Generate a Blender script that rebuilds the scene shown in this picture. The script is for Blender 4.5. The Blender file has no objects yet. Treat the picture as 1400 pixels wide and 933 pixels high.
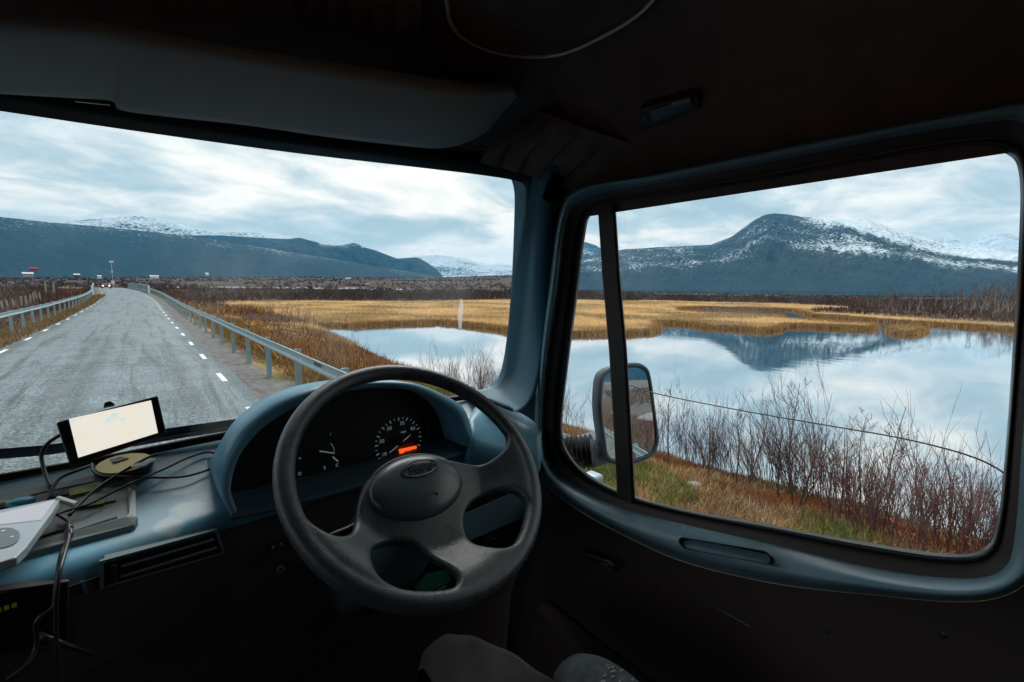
import bpy, bmesh, math, random
import numpy as np
from mathutils import Vector
R = math.radians
rng = np.random.default_rng(7)
random.seed(7)
SC = bpy.context.scene
COL = SC.collection

# ---------------------------------------------------------------- camera, sky, sun, exposure
# metres; the eye is the origin, x = right of the truck, y = ahead along the road, z = up; road surface z = -2.2
F, CX, CY = 620., 700., 466.5
YAW, PIT, ROL = R(39.4), R(6.45), R(.78)
vf = np.array([math.sin(YAW)*math.cos(PIT), math.cos(YAW)*math.cos(PIT), -math.sin(PIT)])
_r0 = np.array([math.cos(YAW), -math.sin(YAW), 0.]); _u0 = np.cross(_r0, vf)
vr = _r0*math.cos(ROL)+_u0*math.sin(ROL); vu = _u0*math.cos(ROL)-_r0*math.sin(ROL)
cam_d = bpy.data.cameras.new('camera'); cam = bpy.data.objects.new('camera', cam_d); COL.objects.link(cam)
from mathutils import Matrix
m3 = Matrix((tuple(vr), tuple(vu), tuple(-vf))).transposed()
cam.matrix_world = m3.to_4x4()
cam_d.sensor_width = 36; cam_d.lens = 36*F/1400; cam_d.clip_start = .02; cam_d.clip_end = 40000
SC.camera = cam
SC.view_settings.view_transform = 'Standard'; SC.view_settings.look = 'None'
SC.view_settings.gamma = 1; SC.view_settings.exposure = 0.85
cy = SC.cycles
cy.use_denoising = True; cy.max_bounces = 7; cy.diffuse_bounces = 3; cy.glossy_bounces = 3
cy.transmission_bounces = 2; cy.transparent_max_bounces = 12; cy.volume_bounces = 1
cy.caustics_reflective = False; cy.caustics_refractive = False
cy.sample_clamp_indirect = 6

SUN_EL, SUN_AZ = R(54), R(40)     # azimuth measured from +y towards +x
world = bpy.data.worlds.new('World'); SC.world = world; world.use_nodes = True
wt = world.node_tree; wt.nodes.clear()
def N(t, typ, **kw):
    n = t.nodes.new(typ)
    for k, v in kw.items():
        if k.startswith('i_'): n.inputs[k[2:]].default_value = v
        else: setattr(n, k, v)
    return n
def L(t, a, b): t.links.new(a, b)
def ramp(t, src, stops):
    n = t.nodes.new('ShaderNodeValToRGB'); el = n.color_ramp.elements
    while len(el) < len(stops): el.new(.5)
    for e, (p, c) in zip(el, stops):
        e.position = p; e.color = (c, c, c, 1) if isinstance(c, (int, float)) else (*c, 1)
    L(t, src, n.inputs[0]); return n
def M(t, op, a, b=None, c=None):
    n = t.nodes.new('ShaderNodeMath'); n.operation = op
    for i, v in enumerate((a, b, c)):
        if v is None: continue
        if isinstance(v, (int, float)): n.inputs[i].default_value = v
        else: L(t, v, n.inputs[i])
    return n.outputs[0]
def MIX(t, fac, a, b, bt='MIX'):
    n = t.nodes.new('ShaderNodeMix'); n.data_type = 'RGBA'; n.blend_type = bt
    for i, v in ((0, fac), (6, a), (7, b)):
        if isinstance(v, (int, float)): n.inputs[i].default_value = v if i == 0 else (v, v, v, 1)
        elif isinstance(v, tuple): n.inputs[i].default_value = (*v, 1)
        else: L(t, v, n.inputs[i])
    return n.outputs[2]
sky = N(wt, 'ShaderNodeTexSky', sky_type='NISHITA', sun_disc=False)
sky.sun_elevation = SUN_EL; sky.sun_rotation = SUN_AZ; sky.air_density = 1.2; sky.dust_density = 2
tc = N(wt, 'ShaderNodeTexCoord'); sep = N(wt, 'ShaderNodeSeparateXYZ'); L(wt, tc.outputs['Generated'], sep.inputs[0])
zz = M(wt, 'ADD', M(wt, 'MAXIMUM', sep.outputs[2], 0), .2)
cmb = N(wt, 'ShaderNodeCombineXYZ'); L(wt, M(wt, 'DIVIDE', sep.outputs[0], zz), cmb.inputs[0]); L(wt, M(wt, 'DIVIDE', sep.outputs[1], zz), cmb.inputs[1])
mp = N(wt, 'ShaderNodeMapping'); mp.inputs['Rotation'].default_value = (0, 0, R(-38)); mp.inputs['Scale'].default_value = (1.0, 1.3, 1); mp.inputs['Location'].default_value = (3.1, 1.7, .3)
L(wt, cmb.outputs[0], mp.inputs[0])
n1 = N(wt, 'ShaderNodeTexNoise', i_Scale=.85, i_Detail=9, i_Roughness=.53, i_Distortion=.35); L(wt, mp.outputs[0], n1.inputs[0])
n2 = N(wt, 'ShaderNodeTexNoise', i_Scale=2.6, i_Detail=8, i_Roughness=.6, i_Distortion=.5); L(wt, mp.outputs[0], n2.inputs[0])
cl = M(wt, 'ADD', M(wt, 'MULTIPLY', n1.outputs[0], .72), M(wt, 'MULTIPLY', n2.outputs[0], .28))
r1 = ramp(wt, cl, [(.37, (2.0, 2.6, 2.85)), (.43, (2.9, 3.4, 3.55)), (.485, (4.6, 4.65, 4.45)), (.54, (6.2, 5.7, 5.15)), (.62, (5.3, 5.1, 4.75)), (.68, (3.6, 3.9, 3.9))])
for e in r1.color_ramp.elements: pass
cov = ramp(wt, n1.outputs[0], [(.36, .88), (.48, 1.0)])
lowband = ramp(wt, sep.outputs[2], [(0.0, 1.0), (.07, .3), (.14, 0.0)])
cc = MIX(wt, M(wt, 'MULTIPLY', lowband.outputs[0], .75), r1.outputs[0], (6.2, 5.75, 5.2))
skc = MIX(wt, cov.outputs[0], sky.outputs[0], cc)
bg = N(wt, 'ShaderNodeBackground', i_Strength=.128); L(wt, skc, bg.inputs[0])
L(wt, bg.outputs[0], N(wt, 'ShaderNodeOutputWorld').inputs[0])

sd = bpy.data.lights.new('sun', 'SUN'); sd.energy = 1.5; sd.angle = R(38); sd.color = (1, .96, .9)
so = bpy.data.objects.new('sun', sd); COL.objects.link(so)
sdir = Vector((math.sin(SUN_AZ)*math.cos(SUN_EL), math.cos(SUN_AZ)*math.cos(SUN_EL), math.sin(SUN_EL)))
so.rotation_euler = sdir.to_track_quat('Z', 'Y').to_euler()

# ---------------------------------------------------------------- measuring helpers
def ray(x, y): return vf+vr*(x-CX)/F-vu*(y-CY)/F
def at(x, y, ax, v):                       # point of the plane {axis = v} seen in that direction
    d = ray(x, y); return d*(v/d[ax])
def atp(x, y, p0, n):
    d = ray(x, y); return d*(np.dot(p0, n)/np.dot(d, n))
def azte(x, y):
    d = ray(x, y); return math.degrees(math.atan2(d[0], d[1])), d[2]/math.hypot(d[0], d[1])

# ---------------------------------------------------------------- object helpers
def tag(o, label=None, cat=None, group=None, kind=None):
    if label: o['label'] = label
    if cat: o['category'] = cat
    if group: o['group'] = group
    if kind: o['kind'] = kind
    return o
def empty(name, loc, label=None, cat=None, group=None, rz=0):
    o = bpy.data.objects.new(name, None); COL.objects.link(o); o.location = tuple(loc); o.rotation_euler.z = rz
    o.empty_display_size = .1
    return tag(o, label, cat, group)
def link_mesh(name, me, parent=None, offset=True):
    o = bpy.data.objects.new(name, me); COL.objects.link(o)
    if parent is not None:
        o.parent = parent
        if offset:
            w = Vector((0, 0, 0)); p = parent
            while p: w += p.location; p = p.parent
            if w.length > 0: me.transform(Matrix.Translation(-w))
    return o
class MB:
    def __init__(s): s.v = []; s.f = []
    def add(s, vs, fs):
        b = len(s.v); s.v += [tuple(map(float, v)) for v in vs]; s.f += [tuple(i+b for i in f) for f in fs]; return s
    def box(s, c, sz, ax=None):
        X, Y, Z = (np.array(a, float) for a in (ax or ((1, 0, 0), (0, 1, 0), (0, 0, 1))))
        c = np.array(c, float); h = np.array(sz)/2
        vs = [c+X*h[0]*i+Y*h[1]*j+Z*h[2]*k for i in (-1, 1) for j in (-1, 1) for k in (-1, 1)]
        return s.add(vs, [(0, 1, 3, 2), (4, 6, 7, 5), (0, 4, 5, 1), (2, 3, 7, 6), (0, 2, 6, 4), (1, 5, 7, 3)])
    def tube(s, pts, rad, n=8, cap=True, closed=False):
        pts = [np.array(p, float) for p in pts]; k = len(pts)
        rads = rad if hasattr(rad, '__len__') else [rad]*k
        vs = []; fs = []; prev = None
        for i, p in enumerate(pts):
            a = pts[(i-1) % k] if (closed or i > 0) else pts[i]; b = pts[(i+1) % k] if (closed or i < k-1) else pts[i]
            t = b-a; t = t/(np.linalg.norm(t)+1e-12)
            if prev is None:
                u = np.cross(t, (0, 0, 1.)) if abs(t[2]) < .9 else np.cross(t, (1., 0, 0))
            else: u = prev-t*np.dot(prev, t)
            u = u/(np.linalg.norm(u)+1e-12); prev = u; w = np.cross(t, u)
            for j in range(n):
                an = 2*math.pi*j/n; vs.append(p+(u*math.cos(an)+w*math.sin(an))*rads[i])
        for i in range(k if closed else k-1):
            i2 = (i+1) % k
            for j in range(n): fs.append((i*n+j, i*n+(j+1) % n, i2*n+(j+1) % n, i2*n+j))
        if cap and not closed: fs.append(tuple(range(n))[::-1]); fs.append(tuple((k-1)*n+j for j in range(n)))
        return s.add(vs, fs)
    def loft(s, rows, closed=False, capA=False, capB=False):
        n = len(rows[0]); vs = [p for r_ in rows for p in r_]; fs = []
        for i in range(len(rows)-1):
            for j in range(n if closed else n-1):
                j2 = (j+1) % n; fs.append((i*n+j, i*n+j2, (i+1)*n+j2, (i+1)*n+j))
        if capA: fs.append(tuple(range(n))[::-1])
        if capB: fs.append(tuple((len(rows)-1)*n+j for j in range(n)))
        return s.add(vs, fs)
    def prism(s, poly, d):
        d = np.array(d, float); n = len(poly); a = [np.array(p, float) for p in poly]
        return s.add(a+[p+d for p in a], [tuple(range(n))[::-1], tuple(range(n, 2*n))]+[(i, (i+1) % n, n+(i+1) % n, n+i) for i in range(n)])
    def lathe(s, prof, c, ax=(0, 0, 1), n=32):
        ax = np.array(ax, float); ax /= np.linalg.norm(ax)
        u = np.cross(ax, (0, 0, 1.)) if abs(ax[2]) < .9 else np.cross(ax, (1., 0, 0)); u /= np.linalg.norm(u); w = np.cross(ax, u)
        c = np.array(c, float)
        rows = [[c+ax*h+(u*math.cos(2*math.pi*j/n)+w*math.sin(2*math.pi*j/n))*r_ for j in range(n)] for r_, h in prof]
        return s.loft(rows, closed=True, capA=True, capB=True)
    def mesh(s, name, smooth=False):
        me = bpy.data.meshes.new(name); me.from_pydata(s.v, [], s.f); me.update()
        bm = bmesh.new(); bm.from_mesh(me); bmesh.ops.recalc_face_normals(bm, faces=bm.faces); bm.to_mesh(me); bm.free()
        if smooth: me.polygons.foreach_set('use_smooth', [True]*len(me.polygons))
        return me
    def build(s, name, m, parent=None, smooth=False, bevel=0, solid=0, sub=0, seg=2):
        me = s.mesh(name, smooth); me.materials.append(m); o = link_mesh(name, me, parent)
        if solid: q = o.modifiers.new('s', 'SOLIDIFY'); q.thickness = solid; q.offset = 0
        if bevel: q = o.modifiers.new('b', 'BEVEL'); q.width = bevel; q.segments = seg; q.limit_method = 'ANGLE'; q.angle_limit = R(40)
        if sub: q = o.modifiers.new('d', 'SUBSURF'); q.levels = sub; q.render_levels = sub
        return o
def fastmesh(name, V, Fc, nper, m, parent=None, cols=None, smooth=False, attrs=None):
    me = bpy.data.meshes.new(name); V = np.asarray(V, np.float32); Fc = np.asarray(Fc, np.int32)
    me.vertices.add(len(V)); me.vertices.foreach_set('co', V.ravel())
    nf = len(Fc); me.loops.add(nf*nper); me.loops.foreach_set('vertex_index', Fc.ravel())
    me.polygons.add(nf); me.polygons.foreach_set('loop_start', np.arange(nf, dtype=np.int32)*nper)
    me.polygons.foreach_set('loop_total', np.full(nf, nper, np.int32))
    if smooth: me.polygons.foreach_set('use_smooth', np.ones(nf, bool))
    me.update(calc_edges=True)
    if cols is not None:
        a = me.color_attributes.new('col', 'FLOAT_COLOR', 'POINT')
        c = np.ones((len(V), 4), np.float32); c[:, :3] = cols; a.data.foreach_set('color', c.ravel())
    for k, v in (attrs or {}).items():
        a = me.attributes.new(k, 'FLOAT', 'POINT'); a.data.foreach_set('value', np.asarray(v, np.float32).ravel())
    me.materials.append(m); return link_mesh(name, me, parent, offset=False)

def crom(pts, n, closed=False):
    """Catmull-Rom through pts, n samples per span"""
    P = [np.array(p, float) for p in pts]; k = len(P); out = []
    for i in range(k if closed else k-1):
        p1, p2 = P[i], P[(i+1) % k]
        p0 = P[(i-1) % k] if (closed or i > 0) else 2*p1-p2
        p3 = P[(i+2) % k] if (closed or i < k-2) else 2*p2-p1
        for j in range(n):
            t = j/n
            out.append(.5*((2*p1)+(-p0+p2)*t+(2*p0-5*p1+4*p2-p3)*t*t+(-p0+3*p1-3*p2+p3)*t**3))
    if not closed: out.append(P[-1])
    return out

# numpy value noise
_T = rng.random((256, 256)).astype(np.float32)
def vn(x, y):
    xi = np.floor(x).astype(int); yi = np.floor(y).astype(int); fx = x-xi; fy = y-yi
    fx = fx*fx*(3-2*fx); fy = fy*fy*(3-2*fy)
    a = _T[xi & 255, yi & 255]; b = _T[(xi+1) & 255, yi & 255]; c = _T[xi & 255, (yi+1) & 255]; d = _T[(xi+1) & 255, (yi+1) & 255]
    return (a*(1-fx)+b*fx)*(1-fy)+(c*(1-fx)+d*fx)*fy
def fbm(x, y, o=4):
    s = 0; a = .5; 
    for i in range(o): s = s+a*vn(x+17.3*i, y+9.1*i); x = x*2.03; y = y*2.03; a *= .5
    return s/(1-.5**o)
def sst(a, b, x): t = np.clip((x-a)/(b-a), 0, 1); return t*t*(3-2*t)

# ---------------------------------------------------------------- materials
def pmat(name, col, rough=.6, metal=0, spec=.5, var=.0, vs=8., bump=0., bs=200., bdist=.002, dust=None, coat=0):
    m = bpy.data.materials.new(name); m.use_nodes = True; t = m.node_tree; b = t.nodes['Principled BSDF']
    b.inputs['Base Color'].default_value = (*col, 1); b.inputs['Roughness'].default_value = rough
    b.inputs['Metallic'].default_value = metal; b.inputs['Specular IOR Level'].default_value = spec
    b.inputs['Coat Weight'].default_value = coat
    tc = N(t, 'ShaderNodeTexCoord')
    if var or dust:
        n = N(t, 'ShaderNodeTexNoise', i_Scale=vs, i_Detail=6, i_Roughness=.6); L(t, tc.outputs['Object'], n.inputs[0])
        rr = ramp(t, n.outputs[0], [(.3, tuple(c*(1-var) for c in col)), (.7, tuple(min(1, c*(1+var)) for c in col))])
        out = rr.outputs[0]
        if dust:
            n3 = N(t, 'ShaderNodeTexNoise', i_Scale=vs*.7, i_Detail=7, i_Roughness=.65, i_Distortion=.8); L(t, tc.outputs['Object'], n3.inputs[0])
            dr = ramp(t, n3.outputs[0], [(.46, 0.), (.62, dust[1])])
            out = MIX(t, dr.outputs[0], out, dust[0])
        L(t, out, b.inputs['Base Color'])
        rg = ramp(t, n.outputs[0], [(.3, max(0, rough-.08)), (.7, min(1, rough+.08))]); L(t, rg.outputs[0], b.inputs['Roughness'])
    if bump:
        n2 = N(t, 'ShaderNodeTexNoise', i_Scale=bs, i_Detail=3); L(t, tc.outputs['Object'], n2.inputs[0])
        bp = N(t, 'ShaderNodeBump', i_Strength=bump, i_Distance=bdist); L(t, n2.outputs[0], bp.inputs['Height']); L(t, bp.outputs[0], b.inputs['Normal'])
    return m
def emat(name, col, s):
    m = bpy.data.materials.new(name); m.use_nodes = True; t = m.node_tree; b = t.nodes['Principled BSDF']
    b.inputs['Base Color'].default_value = (0, 0, 0, 1); b.inputs['Emission Color'].default_value = (*col, 1); b.inputs['Emission Strength'].default_value = s; b.inputs['Roughness'].default_value = .2
    return m
def colmat(name, rough=.9, ns=3., amp=.35, spec=.2, bump=0, bs=20, trans=0):
    """colour of the thing itself stored per vertex, broken up by noise"""
    m = bpy.data.materials.new(name); m.use_nodes = True; t = m.node_tree; b = t.nodes['Principled BSDF']
    a = N(t, 'ShaderNodeVertexColor', layer_name='col'); tc = N(t, 'ShaderNodeTexCoord')
    n = N(t, 'ShaderNodeTexNoise', i_Scale=ns, i_Detail=8, i_Roughness=.65); L(t, tc.outputs['Object'], n.inputs[0])
    rr = ramp(t, n.outputs[0], [(.3, 1-amp), (.7, 1+amp)])
    L(t, MIX(t, 1, a.outputs[0], rr.outputs[0], 'MULTIPLY'), b.inputs['Base Color'])
    b.inputs['Roughness'].default_value = rough; b.inputs['Specular IOR Level'].default_value = spec
    if bump:
        n2 = N(t, 'ShaderNodeTexNoise', i_Scale=bs, i_Detail=6, i_Roughness=.7); L(t, tc.outputs['Object'], n2.inputs[0])
        bp = N(t, 'ShaderNodeBump', i_Strength=bump, i_Distance=.05); L(t, n2.outputs[0], bp.inputs['Height']); L(t, bp.outputs[0], b.inputs['Normal'])
    return m
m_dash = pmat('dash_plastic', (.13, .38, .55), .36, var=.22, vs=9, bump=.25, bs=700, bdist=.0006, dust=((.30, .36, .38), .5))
def stain(m, pts, colr):
    t = m.node_tree; b = t.nodes['Principled BSDF']; src = b.inputs['Base Color'].links[0].from_socket; g = N(t, 'ShaderNodeNewGeometry')
    nn = N(t, 'ShaderNodeTexNoise', i_Scale=28., i_Detail=5, i_Roughness=.6); L(t, g.outputs['Position'], nn.inputs[0]); best = None
    for p, r_ in pts:
        vm = N(t, 'ShaderNodeVectorMath', operation='DISTANCE'); L(t, g.outputs['Position'], vm.inputs[0]); vm.inputs[1].default_value = tuple(p)
        d = M(t, 'DIVIDE', vm.outputs['Value'], r_); best = d if best is None else M(t, 'MINIMUM', best, d)
    v = M(t, 'ADD', best, M(t, 'MULTIPLY', M(t, 'SUBTRACT', nn.outputs[0], .5), 1.7)); mk = ramp(t, v, [(.66, .5), (1.05, 0.)])
    L(t, MIX(t, mk.outputs[0], src, colr), b.inputs['Base Color'])
m_dashdk = pmat('dash_dark_plastic', (.05, .09, .12), .5, var=.15, vs=12, bump=.2, bs=600, bdist=.0006)
m_marks = pmat('dial_marks_glow', (.85, .93, .95), .6)  # faint emission added so the dial marks show under the hood's shade
m_marks.node_tree.nodes['Principled BSDF'].inputs['Emission Color'].default_value = (.7, .95, 1, 1); m_marks.node_tree.nodes['Principled BSDF'].inputs['Emission Strength'].default_value = .045
m_face = pmat('instrument_black', (.012, .011, .012), .45)
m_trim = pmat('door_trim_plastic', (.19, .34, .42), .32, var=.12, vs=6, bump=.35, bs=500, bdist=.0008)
m_frame = pmat('door_frame_dark', (.07, .055, .052), .6, bump=.2, bs=500, bdist=.0006)
m_pil = pmat('pillar_plastic', (.05, .19, .27), .45, var=.1, vs=8, bump=.3, bs=600, bdist=.0006)
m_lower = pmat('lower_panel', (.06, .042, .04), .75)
m_head = pmat('headliner_cloth', (.17, .115, .11), .95, var=.15, vs=20, bump=.3, bs=900, bdist=.001)
m_visor = pmat('visor_vinyl', (.36, .34, .35), .75, bump=.5, bs=600, bdist=.001)
m_rubber = pmat('rubber', (.012, .01, .01), .4)
m_sealr = pmat('window_seal', (.03, .032, .034), .28)
m_wheel = pmat('wheel_plastic', (.055, .07, .08), .30, bump=.8, bs=520, bdist=.0008, var=.1, vs=20)
m_pad = pmat('hub_pad_plastic', (.06, .08, .095), .27, bump=.2, bs=700, bdist=.0004)
m_black = pmat('black_plastic', (.01, .01, .011), .35)
m_cable = pmat('cable_rubber', (.03, .028, .028), .35)
m_chrome = pmat('bright_metal', (.5, .5, .5), .3, metal=1)
m_white = pmat('white_marks', (.85, .93, .95), .6)
m_galv = pmat('galvanised_steel', (.30, .41, .44), .45, metal=.35, var=.15, vs=3, bump=.1, bs=60)
m_galvd = pmat('galvanised_post', (.20, .31, .35), .55, metal=.3, var=.2, vs=5)
m_yel = pmat('yellow_enamel', (1, .70, .10), .35)
m_silver = pmat('silver_plastic', (.42, .48, .52), .3, metal=.2)
m_tray = pmat('tray_plastic', (.15, .19, .20), .45, bump=.2, bs=600, bdist=.0005)
m_cloth = pmat('dark_cloth', (.05, .048, .048), .95, var=.3, vs=30, bump=.6, bs=900, bdist=.001)
m_wood = pmat('grey_wood', (.28, .27, .25), .9, var=.3, vs=6)
m_bark = pmat('birch_bark', (.30, .27, .25), .85, var=.45, vs=5)
m_twig = pmat('dark_twigs', (.085, .05, .045), .85, var=.4, vs=3)
m_twigp = pmat('purple_twigs', (.13, .062, .06), .85, var=.4, vs=3)
m_leafr = pmat('dead_leaves', (.34, .08, .05), .8, var=.4, vs=9)
m_stone = pmat('grey_stone', (.26, .26, .26), .85, var=.3, vs=7, bump=.5, bs=20, bdist=.01)
m_orange = emat('orange_display', (1, .11, .015), .62)

def glassmat(name, tint, ior=1.3):
    m = bpy.data.materials.new(name); m.use_nodes = True; t = m.node_tree; t.nodes.clear()
    a = N(t, 'ShaderNodeBsdfTransparent'); a.inputs[0].default_value = (*tint, 1)
    g = N(t, 'ShaderNodeBsdfGlossy'); g.inputs['Roughness'].default_value = .02; g.inputs[0].default_value = (.7, .8, .85, 1)
    f = N(t, 'ShaderNodeFresnel'); f.inputs[0].default_value = ior
    mx = N(t, 'ShaderNodeMixShader'); L(t, f.outputs[0], mx.inputs[0]); L(t, a.outputs[0], mx.inputs[1]); L(t, g.outputs[0], mx.inputs[2])
    tc = N(t, 'ShaderNodeTexCoord'); nz_ = N(t, 'ShaderNodeTexNoise', i_Scale=5., i_Detail=8, i_Roughness=.7); L(t, tc.outputs['Object'], nz_.inputs[0])
    tr_ = N(t, 'ShaderNodeBsdfTranslucent'); tr_.inputs[0].default_value = (.9, .95, 1, 1); m2 = N(t, 'ShaderNodeMixShader')
    L(t, ramp(t, nz_.outputs[0], [(.45, .0), (.75, .06)]).outputs[0], m2.inputs[0]); L(t, mx.outputs[0], m2.inputs[1]); L(t, tr_.outputs[0], m2.inputs[2])
    L(t, m2.outputs[0], N(t, 'ShaderNodeOutputMaterial').inputs[0]); return m
m_glass = glassmat('window_glass', (.955, .985, .99), 1.22)

# ================================================================ OUTDOORS
ZR, ZW = -2.2, -3.7
# ---- road line (centre), height
RC = [(-1.05, -400, ZR), (-1.05, 40, ZR), (-1.0, 60, -2.05), (-1.15, 75, -1.83), (-1.9, 96, -1.45), (-2.7, 112, -1.2), (-3.9, 132, -1.08), (-6.9, 200, -1.1), (-11, 262, -1.4), (-22, 340, -1.9), (-48, 430, -2.3), (-100, 520, -2.3)]
RCs = np.array(crom(RC[1:], 10)); RCs = np.vstack([[RC[0]], RCs])
def zone_dist(px, py):                     # distance to centreline, its height
    best = np.full(px.shape, 1e9); zz = np.full(px.shape, ZR)
    for a, b in zip(RCs[:-1], RCs[1:]):
        d = b[:2]-a[:2]; t = np.clip(((px-a[0])*d[0]+(py-a[1])*d[1])/(d@d), 0, 1)
        q = np.hypot(px-a[0]-t*d[0], py-a[1]-t*d[1]); k = q < best
        best = np.where(k, q, best); zz = np.where(k, a[2]+t*(b[2]-a[2]), zz)
    return best, zz
def sdf(poly, px, py):                     # signed distance, negative inside
    P = np.array(poly, float)[:, :2]; d = np.full(px.shape, 1e18); ins = np.zeros(px.shape, bool)
    for i in range(len(P)):
        a, b = P[i-1], P[i]; e = b-a; t = np.clip(((px-a[0])*e[0]+(py-a[1])*e[1])/(e@e+1e-9), 0, 1)
        d = np.minimum(d, (px-a[0]-t*e[0])**2+(py-a[1]-t*e[1])**2)
        c = ((a[1] <= py) != (b[1] <= py)); 
        with np.errstate(divide='ignore', invalid='ignore'):
            xs = a[0]+(py-a[1])*(e[0]/(e[1] if abs(e[1]) > 1e-9 else 1e-9))
        ins ^= c & (px < xs)
    d = np.sqrt(d); return np.where(ins, -d, d)
W = lambda l, z=ZW: [tuple(at(x, y, 2, z)[:2]) for x, y in l]
shore = [(20, -160), (14, -40), (10.5, -12), (9.9, -3), (9.6, 1), (9.4, 3), (9.0, 6.5), (8.9, 12), (9.4, 20), (10.2, 25), (11.6, 36), (12.6, 43)]
far_shore = W([(427, 446), (450, 446), (475, 446.5), (500, 445.5), (530, 444.5), (560, 443.5), (600, 442), (620, 443.5), (640, 446), (680, 451), (705, 456), (750, 458.5), (790, 458.5), (830, 457.5), (860, 457.5), (888, 455.5), (899, 453), (900, 448), (893, 443), (920, 443), (948, 445), (966, 449), (990, 449.5), (1015, 451.5), (1046, 454), (1064, 452), (1075, 447), (1100, 447), (1134, 449), (1170, 450.5), (1192, 451.5), (1199, 448), (1190, 446), (1150, 444), (1117, 441), (1075, 438), (1070, 434), (1040, 432), (1000, 430.5), (960, 429.5), (930, 426), (925, 423), (957, 421), (1020, 422.5), (1085, 425), (1099, 429), (1110, 432), (1145, 434.5), (1178, 437.5), (1220, 441), (1267, 444), (1320, 447.5), (1370, 451), (1400, 454), (1440, 459)])
lake = shore+far_shore+[(75, -20), (120, -60), (140, -160)]
island = W([(1215, 452.5), (1221, 449.8), (1240, 449), (1258, 450.2), (1263, 453), (1258, 456.5), (1243, 458.5), (1226, 457)])
# golden sedge area behind the far shore (pixel outline on the bog surface)
ZS = -3.62
sedge_poly = W([(400, 452), (425, 445), (300, 418), (330, 414), (430, 413), (560, 414), (700, 411), (790, 411), (850, 413), (900, 412), (960, 414), (1060, 416), (1160, 421), (1162, 424), (1105, 426.5), (1112, 429), (1180, 432.5), (1267, 438.5), (1320, 442), (1385, 446), (1440, 450), (1440, 462), (1200, 480), (900, 500), (700, 500), (480, 480)], ZS)

def ground_z(px, py, zones=False):
    r_ = np.hypot(px, py); az = np.degrees(np.arctan2(px, py))
    dr, zr = zone_dist(px, py)
    base = -3.15+.25*(fbm(px*.05, py*.05, 3)-.5)+np.where(r_ > 200, (fbm(px*.004, py*.004, 4)-.5)*3.2*sst(200, 700, r_), 0)
    # the plain rises gently towards the hills
    E = np.interp(az, [-180, -60, -9, .5, 13, 30, 39, 42, 46, 60, 85, 100, 180], [.06, .02, .011, .018, .026, .032, .042, .03, .003, .0005, .0010, .004, .06])
    base = base+E*np.maximum(r_-350, 0)*sst(350, 900, r_)*np.where(r_ > 1800, 1800/r_, 1)
    # hill behind the truck
    hb = sst(-60, -420, py)*24*(.7+.6*fbm(px*.01+3, py*.01, 3)); base = base+np.where(px > -200, hb*sst(420, 20, np.abs(px-60)), hb*.3)
    dl = sdf(lake, px, py); di = sdf(island, px, py)
    water = (dl < 0) & (di > 0)
    dsh = np.where(di < 5, np.minimum(np.abs(dl), np.abs(di)), np.abs(dl))
    ds = sdf(sedge_poly, px, py)+(fbm(px*.2, py*.2, 3)-.5)*1.5
    right = (px > 0) & (py < 60) & (px < 16)
    z = base.copy()
    # bog surface
    bog = (ds < 0) & ~water
    z = np.where(bog, -3.58+.06*fbm(px*.6, py*.6, 2), z)
    z = np.where((di < 0), -3.58, z)
    z = np.where(~water & ~bog & (dl < 3) & (px > 16), np.minimum(z, -3.66+.17*dl), z)
    # bank between road and near shore
    xs = np.interp(py, [p[1] for p in shore], [p[0] for p in shore])
    t = np.clip((px-3.0)/(np.maximum(xs-3.0, 1)), 0, 1)
    bank = -2.32-1.40*t**1.55+.22*(fbm(px*.7, py*.7, 4)-.5)*np.minimum(1, t*5)
    bk = right & ~water & (py < 50)
    z = np.where(bk, np.where(py > 38, bank+(np.minimum(z, -3.2)-bank)*sst(38, 50, py), bank), z)
    z = np.where(water, np.maximum(-4.9, ZW-.02-.30*np.minimum(dsh, 4)), z)
    # road embankment
    e = sst(3.45, 3.9, dr)
    emb = zr-.035-.09*sst(2.7, 3.6, dr)-np.maximum(dr-3.9, 0)*.42
    z = np.where(~(right & (py < 44)), np.maximum(z, emb), np.where(dr < 4.05, emb*(1-e)+e*np.minimum(emb+.05, bank), z))
    z = z+np.where((dr > 3.3) & ~water, .10*(fbm(px*1.7, py*1.7, 3)-.5)*sst(3.3, 4.2, dr), 0)
    z = z-6.*sst(3000, 9000, r_)
    if zones: return z, dr, zr, dl, di, ds, water, bog, right, t, r_, az
    return z
# ground sheet
azs = np.concatenate([np.arange(-28, 104, .22), np.arange(104, 332, 1.5)])
rr_ = [1.2]
while rr_[-1] < 10500: rr_.append(rr_[-1]*(1.0125 if rr_[-1] < 400 else 1.022))
rr_ = np.array(rr_); A, Q = np.meshgrid(np.radians(azs), rr_); gx = (Q*np.sin(A)).ravel(); gy = (Q*np.cos(A)).ravel()
gz, dr, zr, dl, di, ds, water, bog, right, tb, r_, az = ground_z(gx, gy, True)
n1_ = fbm(gx*.35, gy*.35, 4); n2_ = fbm(gx*.06+5, gy*.06, 4); n3_ = fbm(gx*1.6, gy*1.6+3, 3)
def lerp(a, b, t): return a+(b-a)*np.clip(t, 0, 1)[:, None]
c = np.tile(np.array([[.070, .040, .034]]), (len(gx), 1))                      # heath
c = lerp(c, np.array([.13, .072, .035]), sst(.5, .68, n2_)); c = lerp(c, np.array([.05, .05, .025]), sst(.55, .75, n1_)*.7)
c = lerp(c, np.array([.05, .055, .062]), sst(350, 1500, r_))
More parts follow.
